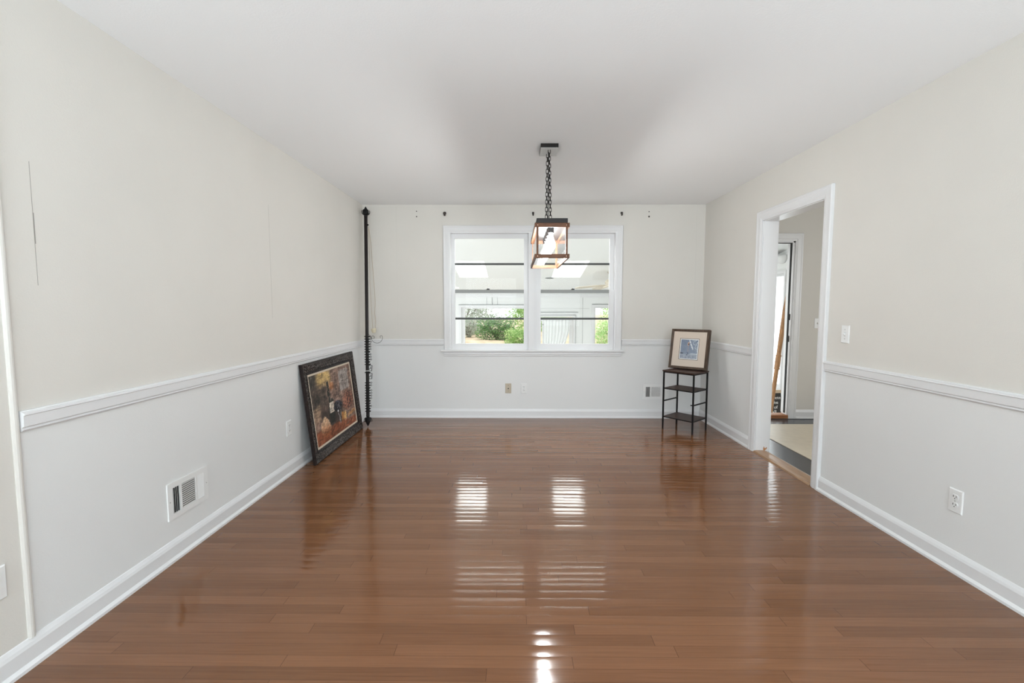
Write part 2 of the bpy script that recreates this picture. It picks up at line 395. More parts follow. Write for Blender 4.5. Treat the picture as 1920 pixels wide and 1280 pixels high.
for nm, x0, x1, lb in (('added_window_4', -1.55, 0.05, 'left'), ('added_window_5', 0.35, 1.95, 'right')):  # unseen windows added to bring in more light from behind
    w = sthing(nm, 'added white framed window behind the viewer, unseen, the %s one' % lb, 'window', ((x0 + x1) / 2, REAR - 0.07, 0.7))
    fb = MB()
    for a, b_, c, d in ((x0, x1, 0.7, 0.75), (x0, x1, 2.15, 2.2), (x0, x0 + 0.05, 0.75, 2.15), (x1 - 0.05, x1, 0.75, 2.15), (x0 + 0.05, x1 - 0.05, 1.43, 1.47)):
        fb.box(a, b_, REAR - 0.11, REAR - 0.05, c, d)
    fb.build('window_frame', M['trim'], w)
    MB().box(x0 + 0.05, x1 - 0.05, REAR - 0.083, REAR - 0.079, 0.75, 2.15).build('pane', M['glass'], w)

# hall floor
struct(MB().box(R + 0.02, 5.2, 0.2, D + 0.02, -0.1, -0.004).build('floor_hall', M['tile_dark']), 'dark charcoal hall floor beyond the doorway', 'floor')
struct(MB().box(2.50, 4.98, 1.2, 5.0, -0.004, 0.001).build('floor_sheet', M['vinyl']), 'cream vinyl sheet patch laid on the dark hall floor', 'floor')

# baseboards
BP = [(0, 0), (0.024, 0), (0.0235, 0.012), (0.016, 0.022), (0.014, 0.024), (0.014, 0.076), (0.010, 0.088), (0.003, 0.102), (0, 0.104)]
def runner(prof, side, a, b, b_mb):
    fn = {'left': lambda p, t: (L + p[0], t, p[1]), 'right': lambda p, t: (R - p[0], t, p[1]),
          'back': lambda p, t: (t, D - p[0], p[1])}[side]
    b_mb.prism(prof, fn, a, b)
m_ = MB(); runner(BP, 'left', REAR, D, m_); struct(m_.build('baseboard_left', M['trim']), 'white baseboard along the left wall', 'baseboard')
m_ = MB(); runner(BP, 'right', REAR, DY0 - 0.075, m_); runner(BP, 'right', DY1 + 0.085, D, m_)
struct(m_.build('baseboard_right', M['trim']), 'white baseboard along the right wall, broken by the doorway', 'baseboard')
m_ = MB(); runner(BP, 'back', L, R, m_); struct(m_.build('baseboard_back', M['trim']), 'white baseboard along the far wall under the window', 'baseboard')
m_ = MB(); runner(BP, 'back', HDX1 + 0.084, 5.0, m_); struct(m_.build('baseboard_hall', M['trim']), 'white baseboard of the hall wall right of the hall door', 'baseboard')

# chair rails
RP = [(0, 0.845), (0.009, 0.845), (0.013, 0.850), (0.009, 0.856), (0.012, 0.860), (0.018, 0.862), (0.019, 0.900), (0.023, 0.903), (0.022, 0.910), (0.012, 0.914), (0.010, 0.918), (0, 0.918)]
m_ = MB(); runner(RP, 'left', 1.562, D, m_); struct(m_.build('trim_1', M['trim']), 'white chair rail along the left wall', 'chair rail')
m_ = MB(); runner(RP, 'right', REAR, DY0 - 0.07, m_); runner(RP, 'right', DY1 + 0.085, D, m_)
struct(m_.build('trim_2', M['trim']), 'white chair rail along the right wall, both sides of the doorway', 'chair rail')
m_ = MB(); runner(RP, 'back', L, WIN[0] - 0.075, m_); runner(RP, 'back', WIN[1] + 0.085, R, m_)
struct(m_.build('trim_3', M['trim']), 'white chair rail on the far wall, both sides of the window', 'chair rail')
# vertical batten closing the wainscot on the left wall
bt = [(0, -0.011), (0.006, -0.0115), (0.010, -0.006), (0.011, 0.0), (0.010, 0.006), (0.006, 0.0115), (0, 0.011)]
m_ = MB().prism(bt, lambda p, t: (L + p[0], 1.547 + p[1], t), 0.100, H)
struct(m_.build('trim_4', M['batten']), 'thin cream vertical batten on the left wall where the chair rail ends', 'trim')
# seams in the wall boards
def seam(yz): 
    b = MB()
    for (y, z0, z1, w) in yz: b.box(L - 0.0005, L + 0.0006, y - w / 2, y + w / 2, z0, z1)
    return b
sm = seam([(1.662, 1.36, 1.80, 0.0016), (1.664, 1.51, 1.62, 0.0032), (3.26, 1.2, 2.0, 0.0004)]).build('wall_seam', M['crack'])
struct(sm, 'dark vertical joint line in the left wall boards above the chair rail', 'wall seam')
sb = MB()
for x in (-1.36, 2.04): sb.box(x - 0.0008, x + 0.0008, D - 0.0006, D + 0.0005, 0.92, 2.43)
struct(sb.build('wall_seam', M['seam_faint']), 'faint vertical board joints on the far wall above the chair rail', 'wall seam')

# ------------------------------------------------------------------ main window
win = sthing('window_1', 'wide white double window in the far wall looking into the sunroom', 'window', (0.19, D, 0.79))
def K(x, z, y): k = y / D; return x * k, 1.2805 + (z - 1.2805) * k
cas = MB()
CP = [(0, 0), (0.013, 0), (0.015, 0.012), (0.020, 0.022), (0.020, 0.060), (0.023, 0.066), (0.023, 0.078), (0.018, 0.083), (0, 0.083)]  # (thickness, outward)
x0, x1, z0, z1 = -0.744, 1.127, 0.797, 2.124
def casing_u(b, P, u0, u1, zb, zt, prof=CP):
    # mitred U casing: left leg, head, right leg; P(u, z, t)
    n = len(prof); rows = []
    for (u, z, du, dz) in ((u0, zb, -1, 0), (u0, zt, -1, 1), (u1, zt, 1, 1), (u1, zb, 1, 0)):
        rows.append([P(u + du * q[1], z + dz * q[1], q[0]) for q in prof])
    v = [q for r in rows for q in r]; f = []
    for i in range(3):
        for k in range(n): f.append((i * n + k, i * n + (k + 1) % n, (i + 1) * n + (k + 1) % n, (i + 1) * n + k))
    f.append(tuple(range(n))); f.append(tuple(range(3 * n, 4 * n)))
    b.add(v, f)
casing_u(cas, lambda u, z, t: (u, D - t, z), x0, x1, z0, z1)
cas.build('window_casing', M['trim'], win)
mu = MB(); mu.box(0.143, 0.215, D - 0.018, D + 0.09, 0.797, 2.124); mu.box(0.150, 0.208, D - 0.022, D - 0.018, 0.797, 2.124)
mu.build('mullion', M['trim'], win)
st = MB().box(-0.862, 1.238, D - 0.045, D + 0.04, 0.776, 0.797); st.build('window_stool', M['trim'], win, bevel=0.004)
ap = MB().prism([(0, 0.722), (0.010, 0.722), (0.013, 0.728), (0.013, 0.738), (0.018, 0.744), (0.018, 0.776), (0, 0.776)], lambda p, t: (t, D - p[0], p[1]), -0.829, 1.212)
ap.build('window_apron', M['trim'], win)
jb = MB()
jb.box(WIN[0], x0, D - 0.001, D + 0.10, 0.797, 2.124); jb.box(x1, WIN[1], D - 0.001, D + 0.10, 0.797, 2.124); jb.box(WIN[0], WIN[1], D - 0.001, D + 0.10, 2.124, WIN[3])
jb.build('window_jamb', M['trim'], win)
for (gx0, gx1, ux0, ux1) in ((-0.697, 0.091, -0.744, 0.143), (0.283, 1.064, 0.215, 1.127)):
    for up in (0, 1):
        y0, y1 = (D + 0.022, D + 0.050) if not up else (D + 0.055, D + 0.083)
        ym = (y0 + y1) / 2
        gl, _ = K(gx0, 1, y0); gr, _ = K(gx1, 1, y0)
        za, zb = (0.865, 1.448) if not up else (1.486, 2.063)
        _, za = K(0, za, y0); _, zb = K(0, zb, y0)
        oz0, oz1 = (0.797, zb + 0.037) if not up else (za - 0.02, 2.124)
        s = MB()
        s.box(ux0, gl, y0, y1, oz0, oz1); s.box(gr, ux1, y0, y1, oz0, oz1)
        if up: s.box(gl, gr, y0, y1, zb, oz1)
        else: s.box(gl, gr, y0, y1, oz0, za)
        so = s.build('sash', M['trim'], win)
        rb = MB()
        if up: rb.box(gl, gr, y0, y1, za - 0.02, za)
        else: rb.box(gl, gr, y0, y1, zb, zb + 0.037)
        ro = rb.build('meeting_rail', M['gray'], win)  # white rail coloured grey to carry its backlit shade
        if not up: ro['label'] = 'meeting rail, backlit shade put in as grey'
        else: ro['label'] = 'meeting rail, backlit shade put in as grey'
        MB().box(gl, gr, ym - 0.002, ym + 0.002, za, zb).build('pane', M['glass'], win)
        zm = 1.155 if not up else 1.775
        _, zm = K(0, zm, ym)
        mo = MB().box(gl, gr, ym - 0.012, ym + 0.012, zm - 0.011, zm + 0.011).build('muntin', M['dark_muntin'], win)
        mo['label'] = 'dark horizontal muntin'
        if not up:
            cx = (gx0 + gx1) / 2 - 0.02; zt_ = zb + 0.037
            lk = MB().box(cx - 0.018, cx + 0.018, y0, y1, zt_, zt_ + 0.006); lk.lathe((cx, ym, zt_ + 0.006), (0, 0, 1), [(0, 0.012), (0.006, 0.011), (0.009, 0.004)], 10)
            lk.box(cx - 0.004, cx + 0.022, ym - 0.012, ym - 0.004, zt_ + 0.006, zt_ + 0.012)
            lo = lk.build('sash_lock', M['bronze'], win); lo['label'] = 'dark bronze sash lock'

# ------------------------------------------------------------------ cased doorway on the right wall
dw = sthing('door_1', 'white cased doorway in the right wall opening to the hall', 'doorway', (R, (DY0 + DY1) / 2, 0))
b = MB(); casing_u(b, lambda u, z, t: (R - t, u, z), DY0, DY1, 0.0, DZ); b.build('door_casing', M['trim'], dw)
b = MB(); casing_u(b, lambda u, z, t: (R + JW + t, u, z), DY0, DY1, 0.0, DZ); b.build('door_casing', M['trim'], dw)
b = MB()
b.box(R - 0.001, R + JW + 0.001, DY0 - 0.001, DY0 + 0.006, 0.0, DZ); b.box(R - 0.001, R + JW + 0.001, DY1 - 0.006, DY1 + 0.001, 0.0, DZ); b.box(R - 0.001, R + JW + 0.001, DY0, DY1, DZ - 0.006, DZ + 0.001)
b.build('door_jamb', M['trim'], dw)
b = MB()
pts = [(0.0, 0.0), (0.012, -0.002), (0.024, 0.006), (0.034, 0.012), (0.040, 0.026), (0.028, 0.030), (0.022, 0.018), (0.010, 0.022), (0.006, 0.036), (-0.002, 0.030), (-0.006, 0.012)]
b.add([(R + 0.075 + p[0] * 0.75, DY1 - 0.0068, 0.012 + p[1]) for p in pts], [tuple(range(len(pts)))])
co = b.build('paint_chip', M['chip'], dw); co['label'] = 'bare brown chipped patch'
tag(MB().prism([(2.118, 0.0), (2.126, 0.010), (2.150, 0.014), (2.205, 0.014), (2.236, 0.008), (2.244, 0.0)], lambda p, t: (p[0], t, p[1]), DY0 + 0.006, DY1 - 0.006).build('threshold_strip', M['threshold']), 'worn oak threshold strip across the doorway floor', 'threshold')

# ------------------------------------------------------------------ hall door opening (door itself swung away) in the back wall
hd = sthing('door_2', 'white hall doorway to the sunroom with black weatherstrip', 'doorway', ((HDX0 + HDX1) / 2, D, 0))
b = MB(); casing_u(b, lambda u, z, t: (u, D - t, z), HDX0, HDX1, 0.0, HDZ); b.build('door_casing', M['trim'], hd)
b = MB(); b.box(HDX1 - 0.018, HDX1 + 0.001, D - 0.001, D + BT, 0.0, HDZ); b.box(HDX0 - 0.001, HDX0 + 0.018, D - 0.001, D + BT, 0.0, HDZ); b.box(HDX0, HDX1, D - 0.001, D + BT, HDZ - 0.018, HDZ + 0.001)
b.build('door_jamb', M['trim'], hd)
b = MB(); b.box(HDX1 - 0.024, HDX1 - 0.018, D + 0.024, D + 0.052, 0.06, HDZ - 0.018); b.box(HDX0 + 0.018, HDX1 - 0.018, D + 0.024, D + 0.052, HDZ - 0.024, HDZ - 0.018)
o = b.build('weatherstrip', M['weather'], hd); o['label'] = 'black weatherstrip'
b = MB(); b.box(HDX1 - 0.024, HDX1 - 0.018, D + 0.052, D + BT, 0.06, HDZ - 0.018); b.box(HDX0 + 0.018, HDX1 - 0.018, D + 0.052, D + BT, HDZ - 0.024, HDZ - 0.018)
b.build('door_stop', M['trim'], hd)
for z in (1.175, 0.925):
    b = MB(); b.box(HDX1 - 0.021, HDX1 - 0.018, D + 0.004, D + 0.030, z - 0.035, z + 0.035); b.box(HDX1 - 0.0215, HDX1 - 0.0205, D + 0.010, D + 0.024, z - 0.016, z + 0.016)
    o = b.build('strike_plate', M['bronze'], hd); o['label'] = 'dark strike plate'
b = MB(); b.prism([(D - 0.012, 0.0), (D - 0.012, 0.034), (D, 0.042), (D + BT, 0.044), (D + BT, 0.0)], lambda p, t: (t, p[0], p[1]), HDX0 + 0.001, HDX1 - 0.001)
o = b.build('door_sill', M['sill_wood'], hd); o['label'] = 'reddish wooden sill'

# ------------------------------------------------------------------ sunroom
struct(MB().box(SXL - 0.15, SXR + 0.15, D + BT, YF + 0.15, SUNF - 0.1, SUNF).build('floor_sunroom', M['sun_floor']), 'pale sunroom floor seen beyond the window', 'floor')
struct(MB().box(SXL - 0.15, SXR + 0.15, D + BT - 0.02, D + BT, SUNF - 0.1, -0.1).build('wall_footing', M['sun_wall']), 'white footing below the shared wall on the sunroom side', 'wall')
SK = [(x - 0.26, x + 0.26, 7.378, 8.476) for x in (-2.6, -0.77, 0.915, 2.75)]  # outer two are unseen, added to brighten the sunroom
RG = (-1.5, 1.9, 5.44, 5.82)  # roof strip added out of view to throw light at the dining ceiling
xs = sorted(set([SXL - 0.15, SXR + 0.15, RG[0], RG[1]] + [c for k in SK for c in k[:2]])); ys = [D + BT, RG[2], RG[3], 7.378, 8.476, YF + 0.15]
b = MB()
for i in range(len(xs) - 1):
    for j in range(5):
        cx = (xs[i] + xs[i + 1]) / 2
        if j == 1 and RG[0] < cx < RG[1]: continue
        if j == 3 and any(k[0] < cx < k[1] for k in SK): continue
        v = [(x, y, zsun(y) + dz) for dz in (0, 0.14) for y in (ys[j], ys[j + 1]) for x in (xs[i], xs[i + 1])]
        b.add(v, [(0, 2, 3, 1), (4, 5, 7, 6), (0, 1, 5, 4), (2, 6, 7, 3), (0, 4, 6, 2), (1, 3, 7, 5)])
struct(b.build('ceiling_sunroom', M['sun_wall']), 'white sloping sunroom ceiling with skylights', 'ceiling')
for k, nm, lb in zip(SK + [RG], ('added_skylight_6', 'window_7', 'window_8', 'added_skylight_9', 'added_roof_strip'), ('added far left skylight, unseen, for more light in the sunroom', 'bright skylight seen through the left half of the window', 'bright skylight seen through the right half of the window', 'added far right skylight, unseen, for more light in the sunroom', 'long added roof strip against the house wall, unseen, to brighten the dining ceiling')):
    w = sthing(nm, lb, 'skylight', ((k[0] + k[1]) / 2, (k[2] + k[3]) / 2, zsun((k[2] + k[3]) / 2) + 0.14))
    v = [(x, y, zsun(y) + 0.142 + dz) for dz in (0, 0.006) for y in (k[2] - 0.03, k[3] + 0.03) for x in (k[0] - 0.03, k[1] + 0.03)]
    MB().add(v, [(0, 2, 3, 1), (4, 5, 7, 6), (0, 1, 5, 4), (2, 6, 7, 3), (0, 4, 6, 2), (1, 3, 7, 5)]).build('pane', M['glass'], w)
    f = MB()
    for (a0, a1, c0, c1) in ((k[0] - 0.06, k[0] - 0.03, k[2] - 0.06, k[3] + 0.06), (k[1] + 0.03, k[1] + 0.06, k[2] - 0.06, k[3] + 0.06), (k[0] - 0.03, k[1] + 0.03, k[2] - 0.06, k[2] - 0.03), (k[0] - 0.03, k[1] + 0.03, k[3] + 0.03, k[3] + 0.06)):
        v = [(x, y, zsun(y) + 0.14 + dz) for dz in (0, 0.03) for y in (c0, c1) for x in (a0, a1)]
        f.add(v, [(0, 2, 3, 1), (4, 5, 7, 6), (0, 1, 5, 4), (2, 6, 7, 3), (0, 4, 6, 2), (1, 3, 7, 5)])
    f.build('skylight_frame', M['trim'], w)
FW = [(-1.19, 0.30, 0.05, 1.288), (0.44, 1.25, SUNF - 0.001, 1.08), (1.706, 3.0, 0.05, 1.30)]
wall('wall_sunroom_far', 'y', YF, YF + 0.15, SXL - 0.15, SXR + 0.15, SUNF - 0.1, 1.57, FW, [], [], lambda s, u, z: 0, [M['sun_wall']], 'white far wall of the sunroom with two windows and a glazed door')
wall('wall_sunroom_right', 'x', SXR, SXR + 0.15, D + BT, YF, SUNF - 0.1, 1.57, [(6.80, 7.75, 0.09, 1.5699)], [], [], lambda s, u, z: 0, [M['sun_wall']], 'white right wall of the sunroom seen through the hall door')
# upper gable parts of the side walls follow the slope
def gable(name, xa, xb, cut, lab):
    b = MB()
    segs = [(D + BT, cut[0]), (cut[1], YF)] if cut else [(D + BT, YF)]
    for (a, c) in segs:
        v = [(x, y, z) for x in (xa, xb) for (y, z) in ((a, 1.57), (c, 1.57), (c, zsun(c)), (a, zsun(a)))]
        b.add(v, [(0, 1, 2, 3), (4, 7, 6, 5), (0, 4, 5, 1), (1, 5, 6, 2), (2, 6, 7, 3), (3, 7, 4, 0)])
    if cut:
        a, c = cut; zc = 1.79
        v = [(x, y, z) for x in (xa, xb) for (y, z) in ((a, zc), (c, zc), (c, zsun(c)), (a, zsun(a)))]
        b.add(v, [(0, 1, 2, 3), (4, 7, 6, 5), (0, 4, 5, 1), (1, 5, 6, 2), (2, 6, 7, 3), (3, 7, 4, 0)])
    struct(b.build(name, M['sun_wall']), lab, 'wall')
gable('wall_sunroom_gable', SXR, SXR + 0.15, (6.80, 7.75), 'white sloping gable above the right sunroom wall')
wall('wall_sunroom_left', 'x', SXL, SXL - 0.15, D + BT, YF, SUNF - 0.1, 1.57, [(6.0, 9.4, -0.3, 1.45)], [], [], lambda s, u, z: 0, [M['sun_wall']], 'white left wall of the sunroom, out of sight')
gable('wall_sunroom_gable', SXL - 0.15, SXL, None, 'white sloping gable above the left sunroom wall')
# crown at the foot of the slope
b = MB().prism([(YF, 1.50), (YF - 0.015, 1.50), (YF - 0.02, 1.52), (YF - 0.02, 1.535), (YF - 0.03, 1.55), (YF - 0.045, 1.576), (YF, 1.57)], lambda p, t: (t, p[0], p[1]), SXL, SXR)
struct(b.build('trim_5', M['trim']), 'white crown moulding at the top of the sunroom far wall', 'trim')
b = MB()
for x in (-0.633, -0.40, 0.35, 1.454): b.box(x - 0.004, x + 0.004, YF - 0.003, YF + 0.001, 1.35, 1.50)
b.box(0.2, 1.6, YF - 0.003, YF + 0.001, 1.262, 1.266); b.box(1.452, 1.458, YF - 0.003, YF + 0.001, SUNF, 1.35)
struct(b.build('wall_seam', M['gray']), 'thin grey panel joints on the sunroom far wall', 'wall seam')
def fwin(nm, lb, x0, x1, z0, z1, post=0.0):
    w = sthing(nm, lb, 'window', ((x0 + x1) / 2, YF, z0))
    b = MB(); p = 0.055
    for a, c, e, g in ((x0 - p, x1 + p, z1, z1 + p), (x0 - p, x1 + p, z0 - p, z0), (x0 - p, x0, z0, z1), (x1, x1 + p, z0, z1)): b.box(a, c, YF - 0.02, YF, e, g)
    b.build('window_casing', M['trim'], w)
    b = MB(); q = 0.03
    for a, c, e, g in ((x0, x1, z1 - q, z1), (x0, x1, z0, z0 + q), (x0, x0 + q + post, z0 + q, z1 - q), (x1 - q, x1, z0 + q, z1 - q)): b.box(a, c, YF + 0.03, YF + 0.09, e, g)
    b.build('window_frame', M['trim'], w)
    b = MB(); b.box(x0 - p, x1 + p, YF - 0.022, YF - 0.019, z1 + p - 0.012, z1 + p + 0.004); b.build('casing_edge', M['gray'], w)
    MB().box(x0 + q, x1 - q, YF + 0.058, YF + 0.062, z0 + q, z1 - q).build('pane', M['glass'], w)
fwin('window_2', 'sunroom window showing grey-green shrubs, behind the left half of the main window', *FW[0], post=0.045)
fwin('window_3', 'sunroom window with pale foliage at the far right of the main window', *FW[2])
w = sthing('window_10', 'tall bright side window of the sunroom seen through the hall door', 'window', (SXR, 7.27, 0.09))
b = MB()
for a, c, e, g in ((6.76, 7.79, 1.79, 1.83), (6.76, 7.79, 0.05, 0.09), (6.76, 6.80, 0.09, 1.79), (7.75, 7.79, 0.09, 1.79)): b.box(SXR - 0.02, SXR, a, c, e, g)
b.build('window_casing', M['trim'], w)
b = MB()
for a, c, e, g in ((6.80, 7.75, 1.75, 1.79), (6.80, 7.75, 0.09, 0.13), (6.80, 6.84, 0.13, 1.75), (7.71, 7.75, 0.13, 1.75)): b.box(SXR + 0.02, SXR + 0.08, a, c, e, g)
b.build('window_frame', M['trim'], w)
MB().box(SXR + 0.048, SXR + 0.052, 6.84, 7.71, 0.13, 1.75).build('pane', M['frosted'], w)
# glazed door
fd = sthing('door_3', 'white glazed sunroom door behind a gathered white curtain', 'door', (0.845, YF, SUNF))
b = MB()
for a, c, e, g in ((0.44 - 0.05, 1.30, 1.08, 1.13), (0.39, 0.44, SUNF, 1.08), (1.25, 1.30, SUNF, 1.08)): b.box(a, c, YF - 0.02, YF, e, g)
b.box(0.36, 1.35, YF - 0.035, YF, 1.13, 1.19)
b.build('door_casing', M['trim'], fd)
b = MB(); b.box(0.36, 1.352, YF - 0.038, YF - 0.034, 1.172, 1.190); b.box(0.39, 1.302, YF - 0.023, YF - 0.019, 1.112, 1.126); b.box(1.294, 1.302, YF - 0.023, YF - 0.019, SUNF, 1.126)
b.build('casing_edge', M['gray'], fd)
b = MB()
for a, c, e, g in ((0.45, 1.24, 0.99, 1.07), (0.45, 1.24, SUNF + 0.01, SUNF + 0.25), (0.45, 0.55, SUNF + 0.25, 0.99), (1.165, 1.24, SUNF + 0.25, 0.99)): b.box(a, c, YF + 0.02, YF + 0.065, e, g)
b.build('door_leaf', M['trim'], fd)
MB().box(0.55, 1.165, YF + 0.04, YF + 0.044, SUNF + 0.25, 0.99).build('pane', M['glass'], fd)
cu = MB(); NX, NZ = 60, 26
vv = []
for j in range(NZ + 1):
    t = j / NZ; z = 1.02 - t * 1.35
    xr = 1.175 - 0.10 * max(0, t - 0.08) - 0.42 * max(0, t - 0.16) ** 1.3; xl = 0.565 + 0.03 * t + 0.05 * max(0, t - 0.3)
    for i in range(NX + 1):
        u = i / NX
        vv.append((xl + (xr - xl) * u, YF - 0.012 - 0.014 * (1 + sin(u * 2 * pi * 9 + 0.8 * sin(3 * t + u * 4))) , z))
ff = [(j * (NX + 1) + i, j * (NX + 1) + i + 1, (j + 1) * (NX + 1) + i + 1, (j + 1) * (NX + 1) + i) for j in range(NZ) for i in range(NX)]
cu.add(vv, ff)
cur = thing('door_curtain', 'white gathered curtain tied back on the sunroom door', 'curtain', (0.85, YF - 0.02, -0.33))
o = cu.build('curtain_cloth', M['curtain'], cur, smooth=True)
sd = o.modifiers.new('thick', 'SOLIDIFY'); sd.thickness = 0.002
MB().tube([(0.54, YF - 0.026, 1.025), (1.20, YF - 0.026, 1.025)], 0.006, 8).build('rod', M['plate_white'], cur)
MB().tube([(0.585, YF - 0.028, 0.95), (0.585, YF - 0.034, 0.90)], 0.01, 8).build('tieback', M['bronze'], cur)
b = MB().tube([(-0.517, YF - 0.01, 1.50), (-0.517, YF - 0.03, 1.47), (-0.512, YF - 0.03, 1.44), (-0.52, YF - 0.025, 1.38), (-0.512, YF - 0.035, 1.355), (-0.505, YF - 0.04, 1.375)], 0.007, 8)
tag(b.build('hanging_hook', M['gray'], smooth=True), 'thin grey hook hanging on the sunroom wall above the left window', 'hook')

# ceiling fans in the sunroom
def fan(x, y, label, rot):
    zt = zsun(y)
    t = thing('ceiling_fan', label, 'ceiling fan', (x, y, zt), 'sunroom ceiling fans')
    MB().lathe((x, y, zt), (0, 0, -1), [(-0.01, 0.05), (0.02, 0.06), (0.05, 0.03)], 16).build('canopy', M['fan'], t, smooth=True)
    MB().tube([(x, y, zt - 0.04), (x, y, zt - 0.16)], 0.012, 8).build('downrod', M['fan'], t)
    MB().lathe((x, y, zt - 0.125), (0, 0, -1), [(0, 0.03), (0.02, 0.08), (0.06, 0.105), (0.10, 0.09), (0.13, 0.05), (0.15, 0.02)], 20).build('motor', M['fan'], t, smooth=True)
    for k in range(5):
        a = rot + k * 2 * pi / 5; d = Vector((cos(a), sin(a), 0)); s = Vector((-sin(a), cos(a), 0.22)).normalized(); up = d.cross(s)
        c = Vector((x, y, zt - 0.225)); b = MB()
        v = []
        for (r, w) in ((0.10, 0.025), (0.18, 0.05), (0.35, 0.062), (0.56, 0.066), (0.62, 0.05)):
            for q in (-1, 1):
                for e in (-0.003, 0.003): v.append(c + d * r + s * (w * q) + up * e + Vector((0, 0, -0.10 * r)))
        f = []
        for i in range(4):
            o_ = i * 4; f += [(o_, o_ + 1, o_ + 5, o_ + 4), (o_ + 2, o_ + 6, o_ + 7, o_ + 3), (o_, o_ + 4, o_ + 6, o_ + 2), (o_ + 1, o_ + 3, o_ + 7, o_ + 5)]
        f += [(0, 2, 3, 1), (16, 17, 19, 18)]
        b.add(v, f).build('blade', M['fan'], t)
fan(1.655, 8.05, 'cream ceiling fan seen through the right half of the window', pi)
fan(-1.62, 8.05, 'ceiling fan with one blade tip showing at the left window edge', 0.05)
b = MB().lathe((0.619, 8.54, zsun(8.54) + 0.004), (0, 0.17, -1), [(0, 0.075), (0.008, 0.075), (0.010, 0.055), (0.004, 0.05)], 20)
tag(b.build('recessed_light', [M['gray']], smooth=True), 'small round recessed light beside the right skylight', 'ceiling light')
# wall lamp on the right sunroom wall
sc = thing('wall_lamp', 'white half bowl wall lamp seen at the top of the hall doorway', 'wall lamp', (SXR, 6.86, 2.02))
b = MB(); n = 12
vv = []
for i in range(7):
    a = i / 6 * pi / 2
    for k in range(n + 1):
        c = k / n * pi; rr = 0.13 * cos(a)
        vv.append((SXR - 0.001 - rr * sin(c) * 0.9, 6.88 + rr * cos(c) * 1.0, 2.05 - 0.12 * sin(a)))
b.add(vv, [(i * (n + 1) + k, i * (n + 1) + k + 1, (i + 1) * (n + 1) + k + 1, (i + 1) * (n + 1) + k) for i in range(6) for k in range(n)])
o = b.build('shade', M['plate_white'], sc, smooth=True); sd = o.modifiers.new('t', 'SOLIDIFY'); sd.thickness = 0.004
MB().box(SXR - 0.02, SXR - 0.001, 6.76, 7.0, 2.045, 2.075).build('wall_bracket', M['plate_white'], sc)
# turned post leaning and chalkboard
P0, P1 = Vector((3.45, 6.27, SUNF)), Vector((3.915, 6.61, 1.84)); ax = P1 - P0; LN = ax.length
pr = [(0, 0.024), (0.02, 0.028), (0.5, 0.027), (0.9, 0.026), (1.30, 0.027), (1.345, 0.0275), (1.347, 0.037), (1.365, 0.037), (1.367, 0.034), (1.45, 0.035), (1.53, 0.034), (1.532, 0.038), (1.55, 0.038), (1.552, 0.029), (1.95, 0.031), (2.2, 0.030), (2.45, 0.018), (2.6, 0.022), (LN, 0.018)]
tag(MB().lathe(P0, ax, pr, 16).build('wooden_post', M['post_wood'], smooth=True), 'turned brown wooden post leaning in the sunroom beyond the hall door', 'post')
cbd = thing('chalkboard_sign', 'black chalkboard sign with white lettering leaning beyond the hall door sill', 'sign', (3.6, 6.6, SUNF))
_yaw = radians(-8); _cx = Vector((cos(_yaw), sin(_yaw), 0)); _lean = radians(6)
_cz = Vector((-0.05, 0.10, 1)).normalized(); _cx = (_cx - Vector((0, 0, 0.14))); _cx = (_cx - _cz * _cx.dot(_cz)).normalized(); _cy = _cz.cross(_cx)
ORG = Vector((3.829, 6.58, 0.10)) - _cz * 1.0     # lower right corner
def CBP(u, v, n=0): return ORG + _cx * (u - 0.42) + _cz * v - _cy * n   # u 0..0.42, v 0..1.0
def cbox(u0, u1, v0, v1, n0, n1):
    return MB().add([CBP(u, v, n) for n in (n0, n1) for v in (v0, v1) for u in (u0, u1)], [(0, 2, 3, 1), (4, 5, 7, 6), (0, 1, 5, 4), (2, 6, 7, 3), (0, 4, 6, 2), (1, 3, 7, 5)])
lo_v = (SUNF - ORG.z) / _cz.z + 0.02
cbox(0, 0.42, lo_v, 0.985, -0.008, 0.0).build('board_face', M['chalk'], cbd)
o = cbox(0, 0.42, 0.955, 1.0, -0.010, 0.012).build('board_frame', M['pale_wood'], cbd); o['label'] = 'pale pine top edge'
cbox(0.0, 0.03, lo_v, 0.9, -0.06, -0.01).build('rear_leg', M['pale_wood'], cbd)
def text_mesh(s, size):
    cv = bpy.data.curves.new('txt', 'FONT'); cv.body = s; cv.size = size; cv.extrude = 0.001; cv.align_x = 'RIGHT'
    ob = bpy.data.objects.new('txt', cv); C.objects.link(ob)
    dg = bpy.context.evaluated_depsgraph_get(); me = bpy.data.meshes.new_from_object(ob.evaluated_get(dg))
    vs_ = [v.co.copy() for v in me.vertices]; fs = [tuple(p.vertices) for p in me.polygons]
    bpy.data.objects.remove(ob); bpy.data.curves.remove(cv); bpy.data.meshes.remove(me)
    return vs_, fs
b = MB()
for s, ue, v, sz in (('complete', 0.412, 0.868, 0.062), ('of the', 0.375, 0.800, 0.062), ('for of', 0.362, 0.732, 0.062), ('of all', 0.345, 0.660, 0.075)):
    vs_, fs = text_mesh(s, sz)
    o = MB().add([CBP(ue + p.x, v + p.y, 0.0015 + p.z) for p in vs_], fs).build('lettering', M['chalk_white'], cbd); o['label'] = 'white lettering reading ' + s

